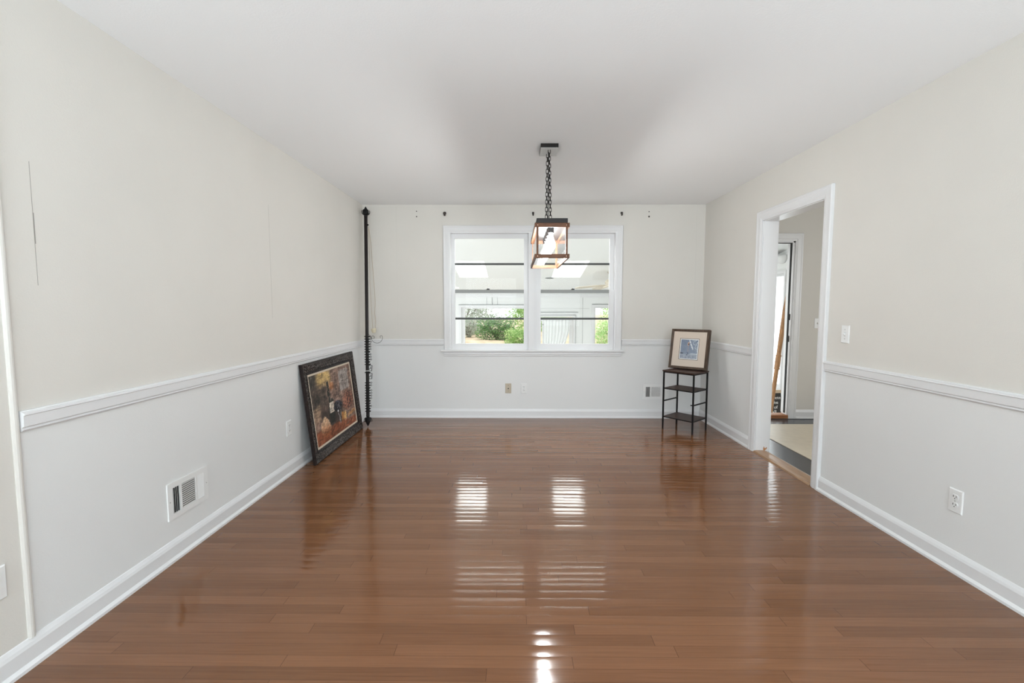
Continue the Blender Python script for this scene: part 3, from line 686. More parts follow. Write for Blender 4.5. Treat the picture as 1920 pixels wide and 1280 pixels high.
# ------------------------------------------------------------------ outdoors
def gz(y): return -0.95 + 1.02 * min(1.0, max(0.0, (y - 10.3) / 6.2)) + 0.02 * max(0, y - 16.5)
b = MB(); vv = []
gx = [-22 + i * 1.1 for i in range(42)]; gy = [YF + 0.16 + j * 0.9 for j in range(30)]
for y in gy:
    for x in gx: vv.append((x, y, gz(y) + 0.06 * sin(x * 1.3 + y) + (0.03 * (x + 1) if y > 12 else 0)))
n = len(gx)
b.add(vv, [(j * n + i, j * n + i + 1, (j + 1) * n + i + 1, (j + 1) * n + i) for j in range(len(gy) - 1) for i in range(n - 1)])
gr = struct(b.build('ground', M['ground'], smooth=True), 'tan dry grass slope outside the sunroom', 'ground')

def foliage(center, radii, count, size, rng, mats_n, shell=0.45):
    b = MB(); cx, cy, cz = center
    for i in range(count):
        while True:
            p = Vector((rng.uniform(-1, 1), rng.uniform(-1, 1), rng.uniform(-1, 1)))
            if shell < p.length < 1: break
        bulge = 1 + 0.18 * sin(5 * p.x + 2) * sin(6 * p.z + 1) + 0.1 * sin(9 * p.y)
        p = Vector((cx + p.x * radii[0] * bulge, cy + p.y * radii[1] * bulge, cz + p.z * radii[2] * bulge))
        a = Vector((rng.gauss(0, 1), rng.gauss(0, 1), rng.gauss(0, 0.6))).normalized(); c = a.cross(Vector((rng.gauss(0, 1), rng.gauss(0, 1), rng.gauss(0, 1)))).normalized()
        s = size * rng.uniform(0.6, 1.3)
        b.add([p - a * s, p + c * s * 0.45 + a * s * 0.1, p + a * s, p - c * s * 0.45 + a * s * 0.1], [(0, 1, 2, 3)], rng.randrange(mats_n))
    return b
LEAF = {'greygreen': [leaf('grey_green_leaf_a', (0.30, 0.36, 0.27)), leaf('grey_green_leaf_b', (0.44, 0.48, 0.41)), leaf('grey_twig', (0.42, 0.42, 0.40))],
        'dark': [leaf('dark_leaf_a', (0.10, 0.21, 0.08)), leaf('dark_leaf_b', (0.20, 0.34, 0.13)), leaf('dark_leaf_c', (0.09, 0.14, 0.07))],
        'bright': [leaf('lime_leaf_a', (0.31, 0.44, 0.17)), leaf('lime_leaf_b', (0.42, 0.55, 0.26)), leaf('lime_leaf_c', (0.19, 0.33, 0.11))],
        'pale': [leaf('pale_leaf_a', (0.40, 0.56, 0.26)), leaf('pale_leaf_b', (0.52, 0.64, 0.40)), leaf('pale_leaf_c', (0.30, 0.46, 0.2))]}
def tree(name, label, cat, x, y, trunk_h, cz, radii, count, size, kind, seed):
    rng = random.Random(seed); z0 = gz(y) + (0.03 * (x + 1)) - 0.12
    t = thing(name, label, cat, (x, y, z0))
    b = MB(); b.tube([(x, y, z0), (x + 0.05, y, z0 + trunk_h * 0.5), (x - 0.03, y, cz)], [0.10, 0.07, 0.04], 8)
    for k in range(5):
        a = k * 1.3; b.tube([(x, y, z0 + trunk_h * 0.5), (x + 0.5 * radii[0] * cos(a), y + 0.5 * radii[1] * sin(a), cz + radii[2] * 0.4)], [0.035, 0.012], 6)
    b.build('trunk', M['bark'], t)
    foliage((x, y, cz), radii, count, size, rng, 3).build('foliage', LEAF[kind], t)
tree('grey_tree', 'grey-green tree behind the shrubs, left in the sunroom window', 'tree', -2.3, 20.8, 1.2, 1.05, (1.5, 1.0, 1.25), 9000, 0.05, 'greygreen', 1)
tree('lime_tree', 'bright yellow-green tree at the right of the sunroom window', 'tree', 0.95, 20.4, 1.2, 1.05, (1.5, 1.1, 1.3), 9000, 0.05, 'bright', 2)
tree('dark_shrub', 'low dark green shrub in the middle of the sunroom window', 'shrub', -0.75, 17.2, 0.3, 0.48, (0.75, 0.6, 0.50), 5000, 0.034, 'dark', 3)
tree('low_shrub', 'low mixed green shrub below the bright tree', 'shrub', 0.20, 16.0, 0.3, 0.16, (0.62, 0.5, 0.42), 4500, 0.034, 'bright', 4)
tree('grey_shrub', 'small grey-green shrub at the left edge of the sunroom window', 'shrub', -1.95, 18.6, 0.3, 0.52, (0.55, 0.5, 0.42), 3500, 0.034, 'greygreen', 5)
tree('pale_shrub', 'pale green shrub low in the right sunroom window', 'shrub', 3.25, 15.2, 0.3, 0.40, (0.75, 0.6, 0.60), 4500, 0.036, 'pale', 6)
tree('pale_tree', 'pale young tree high in the right sunroom window', 'tree', 4.0, 17.5, 1.2, 1.35, (0.75, 0.6, 0.65), 3500, 0.042, 'pale', 7)

# ------------------------------------------------------------------ lantern
LX0, LX1, LY0, LY1 = 0.122, 0.350, 3.03, 3.83
LZ0, LZ1 = 1.604, 1.831          # bottom of bottom rail, top of top rail
lan = thing('pendant_lantern', 'long wood framed glass lantern with lit bulbs hanging by chains from the ceiling', 'pendant light', ((LX0 + LX1) / 2, 3.43, H))
rt = 0.012; rh = 0.027
for z in (LZ0, LZ1 - rh):
    nm = 'bottom_rail' if z == LZ0 else 'top_rail'
    for x in (LX0, LX1 - rt): MB().box(x, x + rt, LY0 - 0.006, LY1 + 0.006, z, z + rh).build(nm, M['lantern_wood'], lan, bevel=0.0015)
    for y in (LY0, LY1 - rt): MB().box(LX0 + rt, LX1 - rt, y, y + rt, z, z + rh).build(nm, M['lantern_wood'], lan, bevel=0.0015)
    NP = [(-0.0005, 0.0035), (0.0015, 0.003), (0.0025, 0.001)]
    spots_ = [((x, y, z + rh / 2), (0, s, 0)) for x in (LX0 + rt + 0.008, LX1 - rt - 0.008) for (y, s) in ((LY0, -1), (LY1, 1))]
    spots_ += [((x, y, z + rh / 2), (s, 0, 0)) for y in (LY0 + 0.015, LY1 - 0.015) for (x, s) in ((LX0, -1), (LX1, 1))]
    for p_, d_ in spots_:
        o = MB().lathe(p_, d_, NP, 10).build('nail_head', M['nail'], lan); o['label'] = 'shiny copper nail head'
for x in (LX0 + rt, LX1 - rt - 0.013):
    for y in (LY0 + 0.002, LY1 - 0.014): MB().box(x, x + 0.013, y, y + 0.012, LZ0 + rh, LZ1 - rh).build('corner_post', M['lantern_wood'], lan)
g0, g1 = LZ0 + rh, LZ1 - rh
MB().box(LX0 + rt + 0.013, LX1 - rt - 0.013, LY0 + 0.006, LY0 + 0.009, g0, g1).build('glass_pane', M['lamp_glass'], lan)
MB().box(LX0 + rt + 0.013, LX1 - rt - 0.013, LY1 - 0.009, LY1 - 0.006, g0, g1).build('glass_pane', M['lamp_glass'], lan)
MB().box(LX0 + rt + 0.002, LX0 + rt + 0.005, LY0 + 0.016, LY1 - 0.016, g0, g1).build('glass_pane', M['lamp_glass'], lan)
MB().box(LX1 - rt - 0.005, LX1 - rt - 0.002, LY0 + 0.016, LY1 - 0.016, g0, g1).build('glass_pane', M['lamp_glass'], lan)
cb = MB().box(LX0 + rt, LX1 - rt, LY0 + 0.004, LY1 - 0.004, LZ1, LZ1 + 0.031); cb.build('cap', M['bronze'], lan, bevel=0.002)
xc = (LX0 + LX1) / 2
for i in range(5):
    y = LY0 + 0.12 + i * 0.14
    MB().lathe((xc, y, LZ1), (0, 0, -1), [(0, 0.021), (0.045, 0.021), (0.047, 0.016)], 16).build('socket', M['bronze'], lan)
    bo = MB().lathe((xc, y, LZ1 - 0.046), (0, 0, -1), [(0, 0.012), (0.012, 0.013), (0.030, 0.017), (0.055, 0.026), (0.075, 0.031), (0.090, 0.031), (0.105, 0.026), (0.115, 0.016), (0.119, 0.004)], 18)
    bo.build('bulb', M['bulb'], lan, smooth=True)
def chain(p0, p1):
    p0, p1 = Vector(p0), Vector(p1); d = (p1 - p0); n = max(3, round(d.length / 0.0275)); d.normalize()
    b = MB(); e1 = Vector((1, 0, 0)); e1 = (e1 - d * e1.dot(d)).normalized(); e2 = d.cross(e1); st = (p1 - p0).length / n
    for i in range(n):
        c = p0 + d * (st * (i + 0.5)); s = e1 if i % 2 == 0 else e2
        s = (s + (e2 if i % 2 == 0 else -e1) * 0.35).normalized()
        hl, hw = st * 0.62, 0.0085; pts = []
        for q in range(16):
            a = 2 * pi * q / 16; ca, sa = cos(a), sin(a)
            pts.append(c + d * (hl * math.copysign(abs(ca) ** 0.55, ca)) + s * (hw * math.copysign(abs(sa) ** 0.55, sa)))
        b.tube(pts, 0.0024, 6, closed=True)
    return b
CZ = LZ1 + 0.031
chain((xc + 0.002, 3.385, H - 0.028), (xc + 0.006, 3.27, CZ + 0.012)).build('chain', M['bronze'], lan, smooth=True)
chain((xc - 0.004, 3.47, H - 0.028), (xc - 0.006, 3.56, CZ + 0.012)).build('chain', M['bronze'], lan, smooth=True)
for y in (3.27, 3.56): MB().tube([(xc - 0.012, y, CZ), (xc - 0.01, y, CZ + 0.014), (xc + 0.01, y, CZ + 0.014), (xc + 0.012, y, CZ)], 0.003, 8).build('chain_loop', M['bronze'], lan)
o = MB().tube([(xc, 3.43, H - 0.03), (xc + 0.003, 3.42, 2.2), (xc - 0.002, 3.415, 2.0), (xc, 3.42, CZ)], 0.003, 8).build('cord', M['black'], lan, smooth=True); o['label'] = 'thin black supply cord'
MB().box(0.1745, 0.3005, 3.335, 3.525, H - 0.028, H).build('canopy', M['bronze'], lan, bevel=0.001)
o = MB().box(0.1755, 0.2995, 3.337, 3.524, H - 0.0295, H - 0.0275).build('canopy_plate', M['canopy_plate'], lan); o['label'] = 'pale underside plate'

# ------------------------------------------------------------------ painted picture surfaces (what the artist painted, as colours of the canvas)
def srgb(c): return [((v / 255 + 0.055) / 1.055) ** 2.4 if v / 255 > 0.04045 else v / 255 / 12.92 for v in c]
_perm = list(range(256)); random.Random(3).shuffle(_perm); _perm *= 2
def vnoise(x, y):
    xi, yi = ffloor(x), ffloor(y); fx, fy = x - xi, y - yi; fx = fx * fx * (3 - 2 * fx); fy = fy * fy * (3 - 2 * fy)
    h = lambda a, b: _perm[(_perm[a & 255] + b) & 255] / 255
    return (h(xi, yi) * (1 - fx) + h(xi + 1, yi) * fx) * (1 - fy) + (h(xi, yi + 1) * (1 - fx) + h(xi + 1, yi + 1) * fx) * fy
def fbm(x, y): return 0.5 * vnoise(x, y) + 0.3 * vnoise(2.1 * x + 9, 2.1 * y + 4) + 0.2 * vnoise(4.3 * x + 2, 4.3 * y + 7)
def mixc(a, b, t): t = max(0, min(1, t)); return [a[i] * (1 - t) + b[i] * t for i in range(3)]
def ss(a, b, x): t = max(0, min(1, (x - a) / (b - a))); return t * t * (3 - 2 * t)
def still_life(u, v):
    wu = u + 0.05 * (fbm(u * 9, v * 9) - 0.5) + 0.035 * (fbm(u * 38, v * 38) - 0.5); wv = v + 0.05 * (fbm(u * 9 + 40, v * 9 + 11) - 0.5) + 0.035 * (fbm(u * 38 + 7, v * 38 + 3) - 0.5)
    n1 = fbm(u * 14, v * 22); n2 = fbm(u * 30 + 5, v * 12); n3 = fbm(u * 5 + 3, v * 5)
    c = mixc((118, 88, 74), (176, 142, 124), n2 * 1.3 - 0.1)                      # mauve brown plaster
    c = mixc(c, (84, 66, 56), ss(0.5, 0.75, n1) * 0.7)
    c = mixc(c, (214, 176, 104), ss(0.30, 0.12, wv) * ss(0.52, 0.40, wu) * ss(0.06, 0.2, wu) * (0.65 + 0.5 * n1))   # gold light
    c = mixc(c, (62, 60, 52), ss(0.20, 0.08, wu) * ss(0.45, 0.1, wv) * 0.9)
    dk = ss(0.38, 0.28, wu) * ss(0.16, 0.28, wv) * ss(0.56, 0.44, wv)
    c = mixc(c, mixc((44, 42, 38), (120, 98, 82), n1 * 1.4 - 0.2), dk)
    c = mixc(c, (180, 146, 112), ss(0.22, 0.10, wu) * ss(0.42, 0.5, wv) * ss(0.72, 0.6, wv) * (0.4 + 0.7 * n1))
    c = mixc(c, (58, 48, 42), ss(0.62, 0.5, abs(wu - 0.42) * 2.2) * ss(0.45, 0.62, wv) * 0.85)
    c = mixc(c, (176, 106, 58), ss(0.07, 0.03, math.hypot(wu - 0.455, (wv - 0.26) * 0.8)) * 0.8)   # small copper bloom
    # sign
    sg = ss(0.13, 0.12, abs(wu - 0.80)) * ss(0.17, 0.155, abs(wv - 0.22))
    c = mixc(c, mixc((150, 140, 134), (190, 180, 172), n2), sg * 0.85)
    def bar(x0, x1, y0, y1): return 1.0 if (x0 <= u <= x1 and y0 <= v <= y1) else 0.0
    lt = 0
    for q in ((0.765, 0.778, 0.13, 0.20), (0.765, 0.80, 0.19, 0.20), (0.815, 0.828, 0.13, 0.20), (0.815, 0.85, 0.13, 0.14), (0.815, 0.842, 0.16, 0.168), (0.815, 0.85, 0.19, 0.20), (0.72, 0.90, 0.235, 0.242)): lt = max(lt, bar(*q))
    for k in range(4): lt = max(lt, bar(0.735 + k * 0.04, 0.745 + k * 0.04, 0.27, 0.33), bar(0.735 + k * 0.04, 0.762 + k * 0.04, 0.27, 0.278) if k != 2 else 0)
    c = mixc(c, (104, 92, 88), lt * 0.75)
    # dried flowers
    fl = ss(0.22, 0.10, math.hypot(wu - 0.84, (wv - 0.57) * 1.1))
    c = mixc(c, mixc((86, 50, 40), (186, 116, 88), ss(0.4, 0.65, fbm(u * 34, v * 34))), fl * 0.9)
    # table
    tb = ss(0.80, 0.84, wv - 0.10 * (u - 0.3))
    c = mixc(c, mixc((122, 58, 34), (190, 106, 66), n2), tb * 0.9)
    pk = ss(0.76, 0.80, wu) * ss(0.03, 0.02, abs(wv - 0.80 + 0.10 * (u - 0.9)))
    c = mixc(c, (196, 138, 88), pk)
    # bottle
    nk = ss(0.020, 0.014, abs(wu - 0.375)) * ss(0.15, 0.17, v) * ss(0.48, 0.46, v)
    sh = ss(0.062, 0.054, abs(wu - 0.40)) * ss(0.40, 0.47, v) * ss(0.80, 0.78, v)
    c = mixc(c, mixc((26, 28, 24), (58, 60, 50), n1), max(nk, sh))
    c = mixc(c, (190, 186, 176), ss(0.008, 0.003, abs(wu - 0.392)) * ss(0.36, 0.40, v) * ss(0.47, 0.45, v) * 0.8)
    c = mixc(c, mixc((196, 180, 160), (224, 210, 192), n1), ss(0.052, 0.047, abs(wu - 0.405)) * ss(0.08, 0.075, abs(v - 0.56)))
    # cloth and grapes
    c = mixc(c, (172, 138, 122), ss(0.10, 0.06, abs(wu - 0.54)) * ss(0.04, 0.02, abs(wv - 0.50)))
    gp = ss(0.115, 0.095, math.hypot(wu - 0.55, (wv - 0.59) * 1.25))
    c = mixc(c, mixc((22, 22, 28), (74, 74, 86), ss(0.45, 0.65, fbm(u * 40 + 3, v * 40))), gp)
    # wine glass
    gl = ss(0.010, 0.004, abs(abs(wu - 0.575) - 0.035 * ss(0.86, 0.66, v))) * ss(0.64, 0.68, v) * ss(0.88, 0.86, v)
    c = mixc(c, (196, 196, 196), gl * 0.7)
    c = mixc(c, (228, 228, 226), ss(0.02, 0.012, math.hypot(u - 0.545, v - 0.665)) * 0.9)
    # pear
    pe = ss(0.135, 0.120, math.hypot((wu - 0.225) * 1.15, (wv - 0.81) * 0.95 + 0.3 * max(0, 0.74 - v)))
    c = mixc(c, mixc((166, 92, 54), (228, 188, 148), 1.1 * ss(0.92, 0.70, wv) * (0.5 + 0.8 * n2)), pe)
    c = mixc(c, (50, 44, 36), ss(0.008, 0.004, abs(u - 0.262 - 0.2 * (0.67 - v))) * ss(0.60, 0.62, v) * ss(0.69, 0.68, v))
    # block of cheese
    ch = ss(0.062, 0.056, abs(wu - 0.675)) * ss(0.068, 0.062, abs(wv - 0.79))
    c = mixc(c, mixc((188, 120, 56), (228, 178, 108), ss(0.64, 0.72, wu)), ch)
    c = mixc(c, (160, 150, 140), ss(0.010, 0.005, abs(math.hypot(wu - 0.72, (wv - 0.83)) - 0.10)) * ss(0.70, 0.76, wu) * 0.7)
    # knife
    # broken brushwork over everything
    b1 = fbm(u * 40 + 22 * v, v * 20 - 10 * u); b2 = fbm(u * 16 + 31, v * 70 + 5)
    g_ = 0.50 + 0.60 * b1 + 0.26 * b2
    c = [min(255, q * g_) for q in c]
    c = mixc(c, (206, 186, 164), 0.35 * ss(0.66, 0.78, b1) * ss(0.35, 0.6, n3)); c = mixc(c, (50, 40, 36), 0.28 * ss(0.42, 0.28, b2))
    lum = 0.3 * c[0] + 0.59 * c[1] + 0.11 * c[2]; c = mixc(c, (lum, lum, lum), 0.14)
    c = mixc(c, (44, 32, 26), ss(0.008, 0.004, abs((v - 0.93) + 0.9 * (u - 0.34))) * ss(0.30, 0.32, u) * ss(0.47, 0.45, u))
    return srgb(c)
def beach(u, v):
    n1 = fbm(u * 8, v * 16); n2 = fbm(u * 20 + 4, v * 30)
    c = mixc((112, 124, 146), (150, 160, 176), 0.6 * n1 + 0.5 * v)
    c = mixc(c, (168, 174, 188), ss(0.72, 0.80, v) * 0.9)
    d = (u - 0.50) - 0.45 * (v - 0.02)
    c = mixc(c, (228, 230, 234), ss(0.06, 0.0, abs(d) - 0.02 * n2) * ss(0.6, 0.4, v) * (0.4 + 0.8 * ss(0.4, 0.6, n2)))
    c = mixc(c, (206, 212, 220), ss(0.05, 0.2, d) * ss(0.50, 0.62, n2) * ss(0.8, 0.65, v))
    c = mixc(c, (232, 236, 238), ss(0.5, 0.7, u) * ss(0.025, 0.008, abs(v - 0.73 - 0.02 * n1)) * 0.9)
    c = mixc(c, (78, 82, 92), ss(0.20, 0.15, u) * ss(0.035, 0.02, abs(v - 0.72)))
    c = mixc(c, (124, 130, 146), ss(0.80, 0.84, v) * ss(0.5, 0.62, n2) * 0.8)
    fig = max(ss(0.055, 0.045, abs(u - 0.45 + 0.1 * (v - 0.2))) * ss(0.13, 0.15, v) * ss(0.34, 0.30, v), ss(0.03, 0.02, math.hypot(u - 0.455, v - 0.155)))
    c = mixc(c, mixc((226, 190, 168), (190, 146, 126), n2), fig * 0.85)
    c = mixc(c, (64, 40, 40), ss(0.035, 0.025, math.hypot((u - 0.465) * 1.2, (v - 0.245) * 0.6)))
    c = mixc(c, (196, 160, 142), ss(0.016, 0.010, abs(u - 0.452)) * ss(0.33, 0.35, v) * ss(0.66, 0.6, v) * 0.75)
    c = mixc(c, (58, 60, 68), ss(0.016, 0.008, abs((u - 0.44) - 0.55 * (v - 0.72))) * ss(0.055, 0.045, abs(v - 0.72)) * 1.0)
    c = mixc(c, (66, 68, 78), ss(0.045, 0.03, abs(u - 0.40)) * ss(0.018, 0.010, abs(v - 0.795)))
    return srgb(c)
def canvas(name, fn, P, nu, nv, material, parent):
    me = bpy.data.meshes.new(name)
    v = [tuple(P(i / nu, j / nv)) for j in range(nv + 1) for i in range(nu + 1)]
    f = [(j * (nu + 1) + i, j * (nu + 1) + i + 1, (j + 1) * (nu + 1) + i + 1, (j + 1) * (nu + 1) + i) for j in range(nv) for i in range(nu)]
    me.from_pydata(v, [], f); me.materials.append(material)
    ca = me.color_attributes.new('paint', 'FLOAT_COLOR', 'POINT')
    dat = []
    for j in range(nv + 1):
        for i in range(nu + 1): dat += [*fn(i / nu, j / nv), 1.0]
    ca.data.foreach_set('color', dat)
    o = bpy.data.objects.new(name, me); C.objects.link(o); o.parent = parent; o.matrix_parent_inverse = Matrix.Translation(-Vector(parent.location))
    return o

# mitred picture frame: P(u, v, n) with u right, v up, n toward the viewer; profile (inward, n)
def picture_frame(P, w, h, prof, seg=1, relief=0.0, band=(0, 0), seed=0):
    b = MB(); rng = random.Random(seed); npf = len(prof)
    for side in range(4):
        rows = []
        length = w if side % 2 == 0 else h
        ns = max(1, int(length * seg)) if relief else 1
        for s in range(ns + 1):
            t = s / ns; row = []
            for k, (q, nn) in enumerate(prof):
                dn = relief * rng.uniform(-1, 1) if (relief and band[0] <= k <= band[1] and 0 < s < ns) else 0
                lo, hi = q, length - q
                a = lo + (hi - lo) * t
                uv = [(a, q), (w - q, a), (w - a, h - q), (q, h - a)][side]
                row.append(P(uv[0], uv[1], nn + dn))
            rows.append(row)
        v = [x for r in rows for x in r]; f = []
        for i in range(ns):
            for k in range(npf - 1): f.append((i * npf + k, i * npf + k + 1, (i + 1) * npf + k + 1, (i + 1) * npf + k))
        b.add(v, f)
    return b

# ------------------------------------------------------------------ big framed still life on the floor
PW, PH = 1.165, 0.828
p0 = Vector((-1.616, 3.612, 0.001)); ty = radians(6.6)
U = Vector((-0.0062, 1, 0)).normalized(); V = Vector((-sin(ty), 0, cos(ty))); N = U.cross(V) * 1.0
if N.x < 0: N = -N
def PP(u, v, n): return p0 + U * u + V * v + N * n
pa = thing('framed_painting', 'large still life painting in a carved dark frame leaning on the left wall', 'painting', (p0 + U * PW / 2))
FW_ = 0.098
picture_frame(PP, PW, PH, [(0, -0.022), (0, -0.004), (0.004, 0.0), (0.012, 0.004)], 1).build('frame_edge', M['ornate_plain'], pa)
prof = [(0.012, 0.004), (0.022, 0.002), (0.036, -0.002), (0.044, -0.002), (0.052, -0.004), (0.060, -0.006), (0.068, -0.006), (0.074, -0.009)]
picture_frame(PP, PW, PH, prof, 110, 0.0035, (1, 6), 5).build('frame', M['ornate'], pa)
picture_frame(PP, PW, PH, [(0.074, -0.009), (0.076, -0.004), (0.081, -0.003), (0.086, -0.006), (FW_, -0.012), (FW_, -0.016)], 90, 0.0012, (1, 3), 8).build('frame_bead', M['ornate_plain'], pa, smooth=False)
o = picture_frame(PP, PW, PH, [(FW_ - 0.001, -0.013), (FW_ + 0.016, -0.013), (FW_ + 0.016, -0.018)]).build('liner', M['liner'], pa); o['label'] = 'narrow cream liner'
ci = FW_ + 0.015
canvas('canvas', still_life, lambda u, v: PP(ci + (PW - 2 * ci) * u, ci + (PH - 2 * ci) * (1 - v), -0.0155), 240, 170, M['oil_paint'], pa)
MB().add([PP(u, v, n) for n in (-0.022, -0.0175) for v in (0.004, PH - 0.004) for u in (0.004, PW - 0.004)], [(0, 2, 3, 1), (4, 5, 7, 6), (0, 1, 5, 4), (2, 6, 7, 3), (0, 4, 6, 2), (1, 3, 7, 5)]).build('backing', M['ornate_plain'], pa)

# ------------------------------------------------------------------ curtain rod in the corner
rb_, rt_ = Vector((-1.592, 4.840, 0.003)), Vector((-1.665, 5.150, 2.398)); rax = (rt_ - rb_).normalized(); RL = (rt_ - rb_).length
rod = thing('curtain_rod', 'dark brown wooden curtain rod standing upright in the left corner', 'curtain rod', rb_)
def RPt(t): return rb_ + rax * t
fa = Vector((1, 0, 0)); fa = (fa - rax * fa.dot(rax)).normalized(); fb_ = rax.cross(fa)
MB().lathe(RPt(0.115), rax, [(0, 0.0175), (RL - 0.22, 0.0185)], 18).build('pole', M['espresso'], rod, smooth=True)
def finial(base, d, flip):
    b = MB(); b.lathe(base, d, [(-0.012, 0.017), (0.0, 0.021), (0.008, 0.012), (0.016, 0.014), (0.030, 0.020), (0.055, 0.024), (0.080, 0.016), (0.100, 0.006), (0.108, 0.001)], 14)
    for k in range(6):
        a = k * pi / 3 + 0.3; out = fa * cos(a) + fb_ * sin(a); s = d.cross(out)
        pts = [(0.008, 0.012, 0.006), (0.016, 0.028, 0.012), (0.032, 0.040, 0.014), (0.050, 0.043, 0.010), (0.064, 0.038, 0.002)]
        v = []
        for (h, r, w) in pts:
            for q in (-1, 1):
                for e in (-0.003, 0.003): v.append(base + d * h + out * (r + e) + s * (w * q))
        f = []
        for i in range(4):
            o_ = i * 4; f += [(o_, o_ + 1, o_ + 5, o_ + 4), (o_ + 2, o_ + 6, o_ + 7, o_ + 3), (o_, o_ + 4, o_ + 6, o_ + 2), (o_ + 1, o_ + 3, o_ + 7, o_ + 5)]
        f += [(0, 2, 3, 1), (16, 17, 19, 18)]
        b.add(v, f)
    return b
o = finial(RPt(RL - 0.11), rax, 0).build('finial', M['black'], rod, smooth=True); o['label'] = 'black flame bud finial at the top'
o = finial(RPt(0.11), -rax, 0).build('finial', M['black'], rod, smooth=True); o['label'] = 'black bud finial at the bottom'
def rz(z): return (z - rb_.z) / rax.z
o = MB().lathe(RPt(rz(0.592)), rax, [(0, 0.020), (0.006, 0.020)], 18).build('tape_band', M['tape'], rod); o['label'] = 'white tape band'
for z in (0.625, 0.54):
    b = MB(); c = RPt(rz(z)); x = fa; u = rax
    b.tube([c + x * 0.016 - u * 0.03, c + x * 0.046 - u * 0.032, c + x * 0.050 + u * 0.028, c + x * 0.016 + u * 0.03], 0.004, 8)
    b.tube([c + x * 0.018 - u * 0.012, c + x * 0.036 - u * 0.004, c + x * 0.032 + u * 0.016], 0.0035, 8)
    o = b.build('rod_bracket', M['black'], rod, smooth=True); o['label'] = 'black wire bracket'
b = MB().lathe(RPt(rz(2.19)) + fa * 0.016, fa, [(0, 0.008), (0.008, 0.010), (0.014, 0.006)], 10)
b.build('knob', M['black'], rod, smooth=True)
cordp = [(-1.628, 5.118, 2.17), (-1.606, 5.115, 2.0), (-1.590, 5.11, 1.75), (-1.572, 5.11, 1.45), (-1.566, 5.10, 1.33), (-1.574, 5.10, 1.22), (-1.566, 5.10, 1.13), (-1.571, 5.10, 1.045)]
cd = MB().tube(cordp, 0.0022, 6); cd.tube([(-1.628, 5.118, 2.17), (-1.622, 5.11, 1.9), (-1.624, 5.11, 1.6), (-1.612, 5.10, 1.3), (-1.598, 5.10, 1.03)], 0.0018, 6)
o = cd.build('cord', M['cord'], rod, smooth=True); o['label'] = 'thin beige hanging cord'
o = MB().lathe((-1.592, 5.10, 1.047), (0.1, 0, -1), [(0, 0.026), (0.012, 0.030), (0.016, 0.027), (0.045, 0.020), (0.05, 0.012)], 16).build('cord_pull', M['cream_pull'], rod, smooth=True); o['label'] = 'ivory cord pull'
hk = []
for i in range(40):
    t = i / 39; a = pi * (1.02 + 1.5 * t) if False else None
def arc(cx, cz, r, a0, a1, n, y): return [(cx + r * cos(a0 + (a1 - a0) * i / n), y, cz + r * sin(a0 + (a1 - a0) * i / n)) for i in range(n + 1)]
sp1 = arc(-1.600, 0.948, 0.016, radians(-60), radians(180), 12, 5.10)
sp2 = arc(-1.555, 0.945, 0.062, radians(180), radians(370), 20, 5.10)
sp3 = arc(-1.506, 0.953, 0.014, radians(20), radians(230), 10, 5.10)
o = MB().tube(sp1 + sp2[1:] + sp3[1:], 0.0022, 6).build('scroll_hook', M['black'], rod, smooth=True); o['label'] = 'thin scrolled wire hook'
MB().tube([RPt(rz(0.99)) + fa * 0.0175, (-1.616, 5.08, 0.945), (-1.600, 5.10, 0.932)], 0.002, 6).build('hook_stem', M['black'], rod)

# curtain rings on the rod
rm = MB(); ringpts = [(fa * cos(2 * pi * k / 22) + fb_ * sin(2 * pi * k / 22)) * 0.0262 for k in range(22)]
rm.tube(ringpts, 0.0050, 8, closed=True)
ring0 = rm.build('curtain_ring', M['black'], smooth=True)
ec = fa * 0.036
ey = MB().tube([ec + (fa * cos(2 * pi * k / 12) * 0.008 + rax * sin(2 * pi * k / 12) * 0.008) for k in range(12)], 0.0022, 6, closed=True)
eye0 = ey.build('eyelet', M['black'], None, smooth=True); eye0.parent = ring0
UP = 'dark wooden curtain ring in the stack of rings above the brackets on the upright rod'
LO = 'dark wooden curtain ring in the stack of rings below the brackets on the upright rod'
tag(ring0, UP, 'curtain ring', 'rings above the brackets')
spots = [(0.965 - i * 0.0275, UP, 'rings above the brackets') for i in range(11)] + [(0.665, 'single dark curtain ring beside the upper wire bracket on the rod', None), (0.578, 'single dark curtain ring beside the lower wire bracket on the rod', None)] + [(0.468 - i * 0.0275, LO, 'rings below the brackets') for i in range(12)]
rr = random.Random(11)
for i, (z, lb, gp) in enumerate(spots):
    if i == 0: r_ = ring0
    else:
        r_ = ring0.copy(); C.objects.link(r_); e_ = eye0.copy(); C.objects.link(e_); e_.parent = r_
        r_['label'] = lb
        if gp: r_['group'] = gp
        elif 'group' in r_: del r_['group']
    r_.location = RPt(rz(z)) + fa * 0.002
    r_.rotation_mode = 'QUATERNION'
    from mathutils import Quaternion
    r_.rotation_quaternion = Quaternion(rax, rr.uniform(-0.9, 0.5))

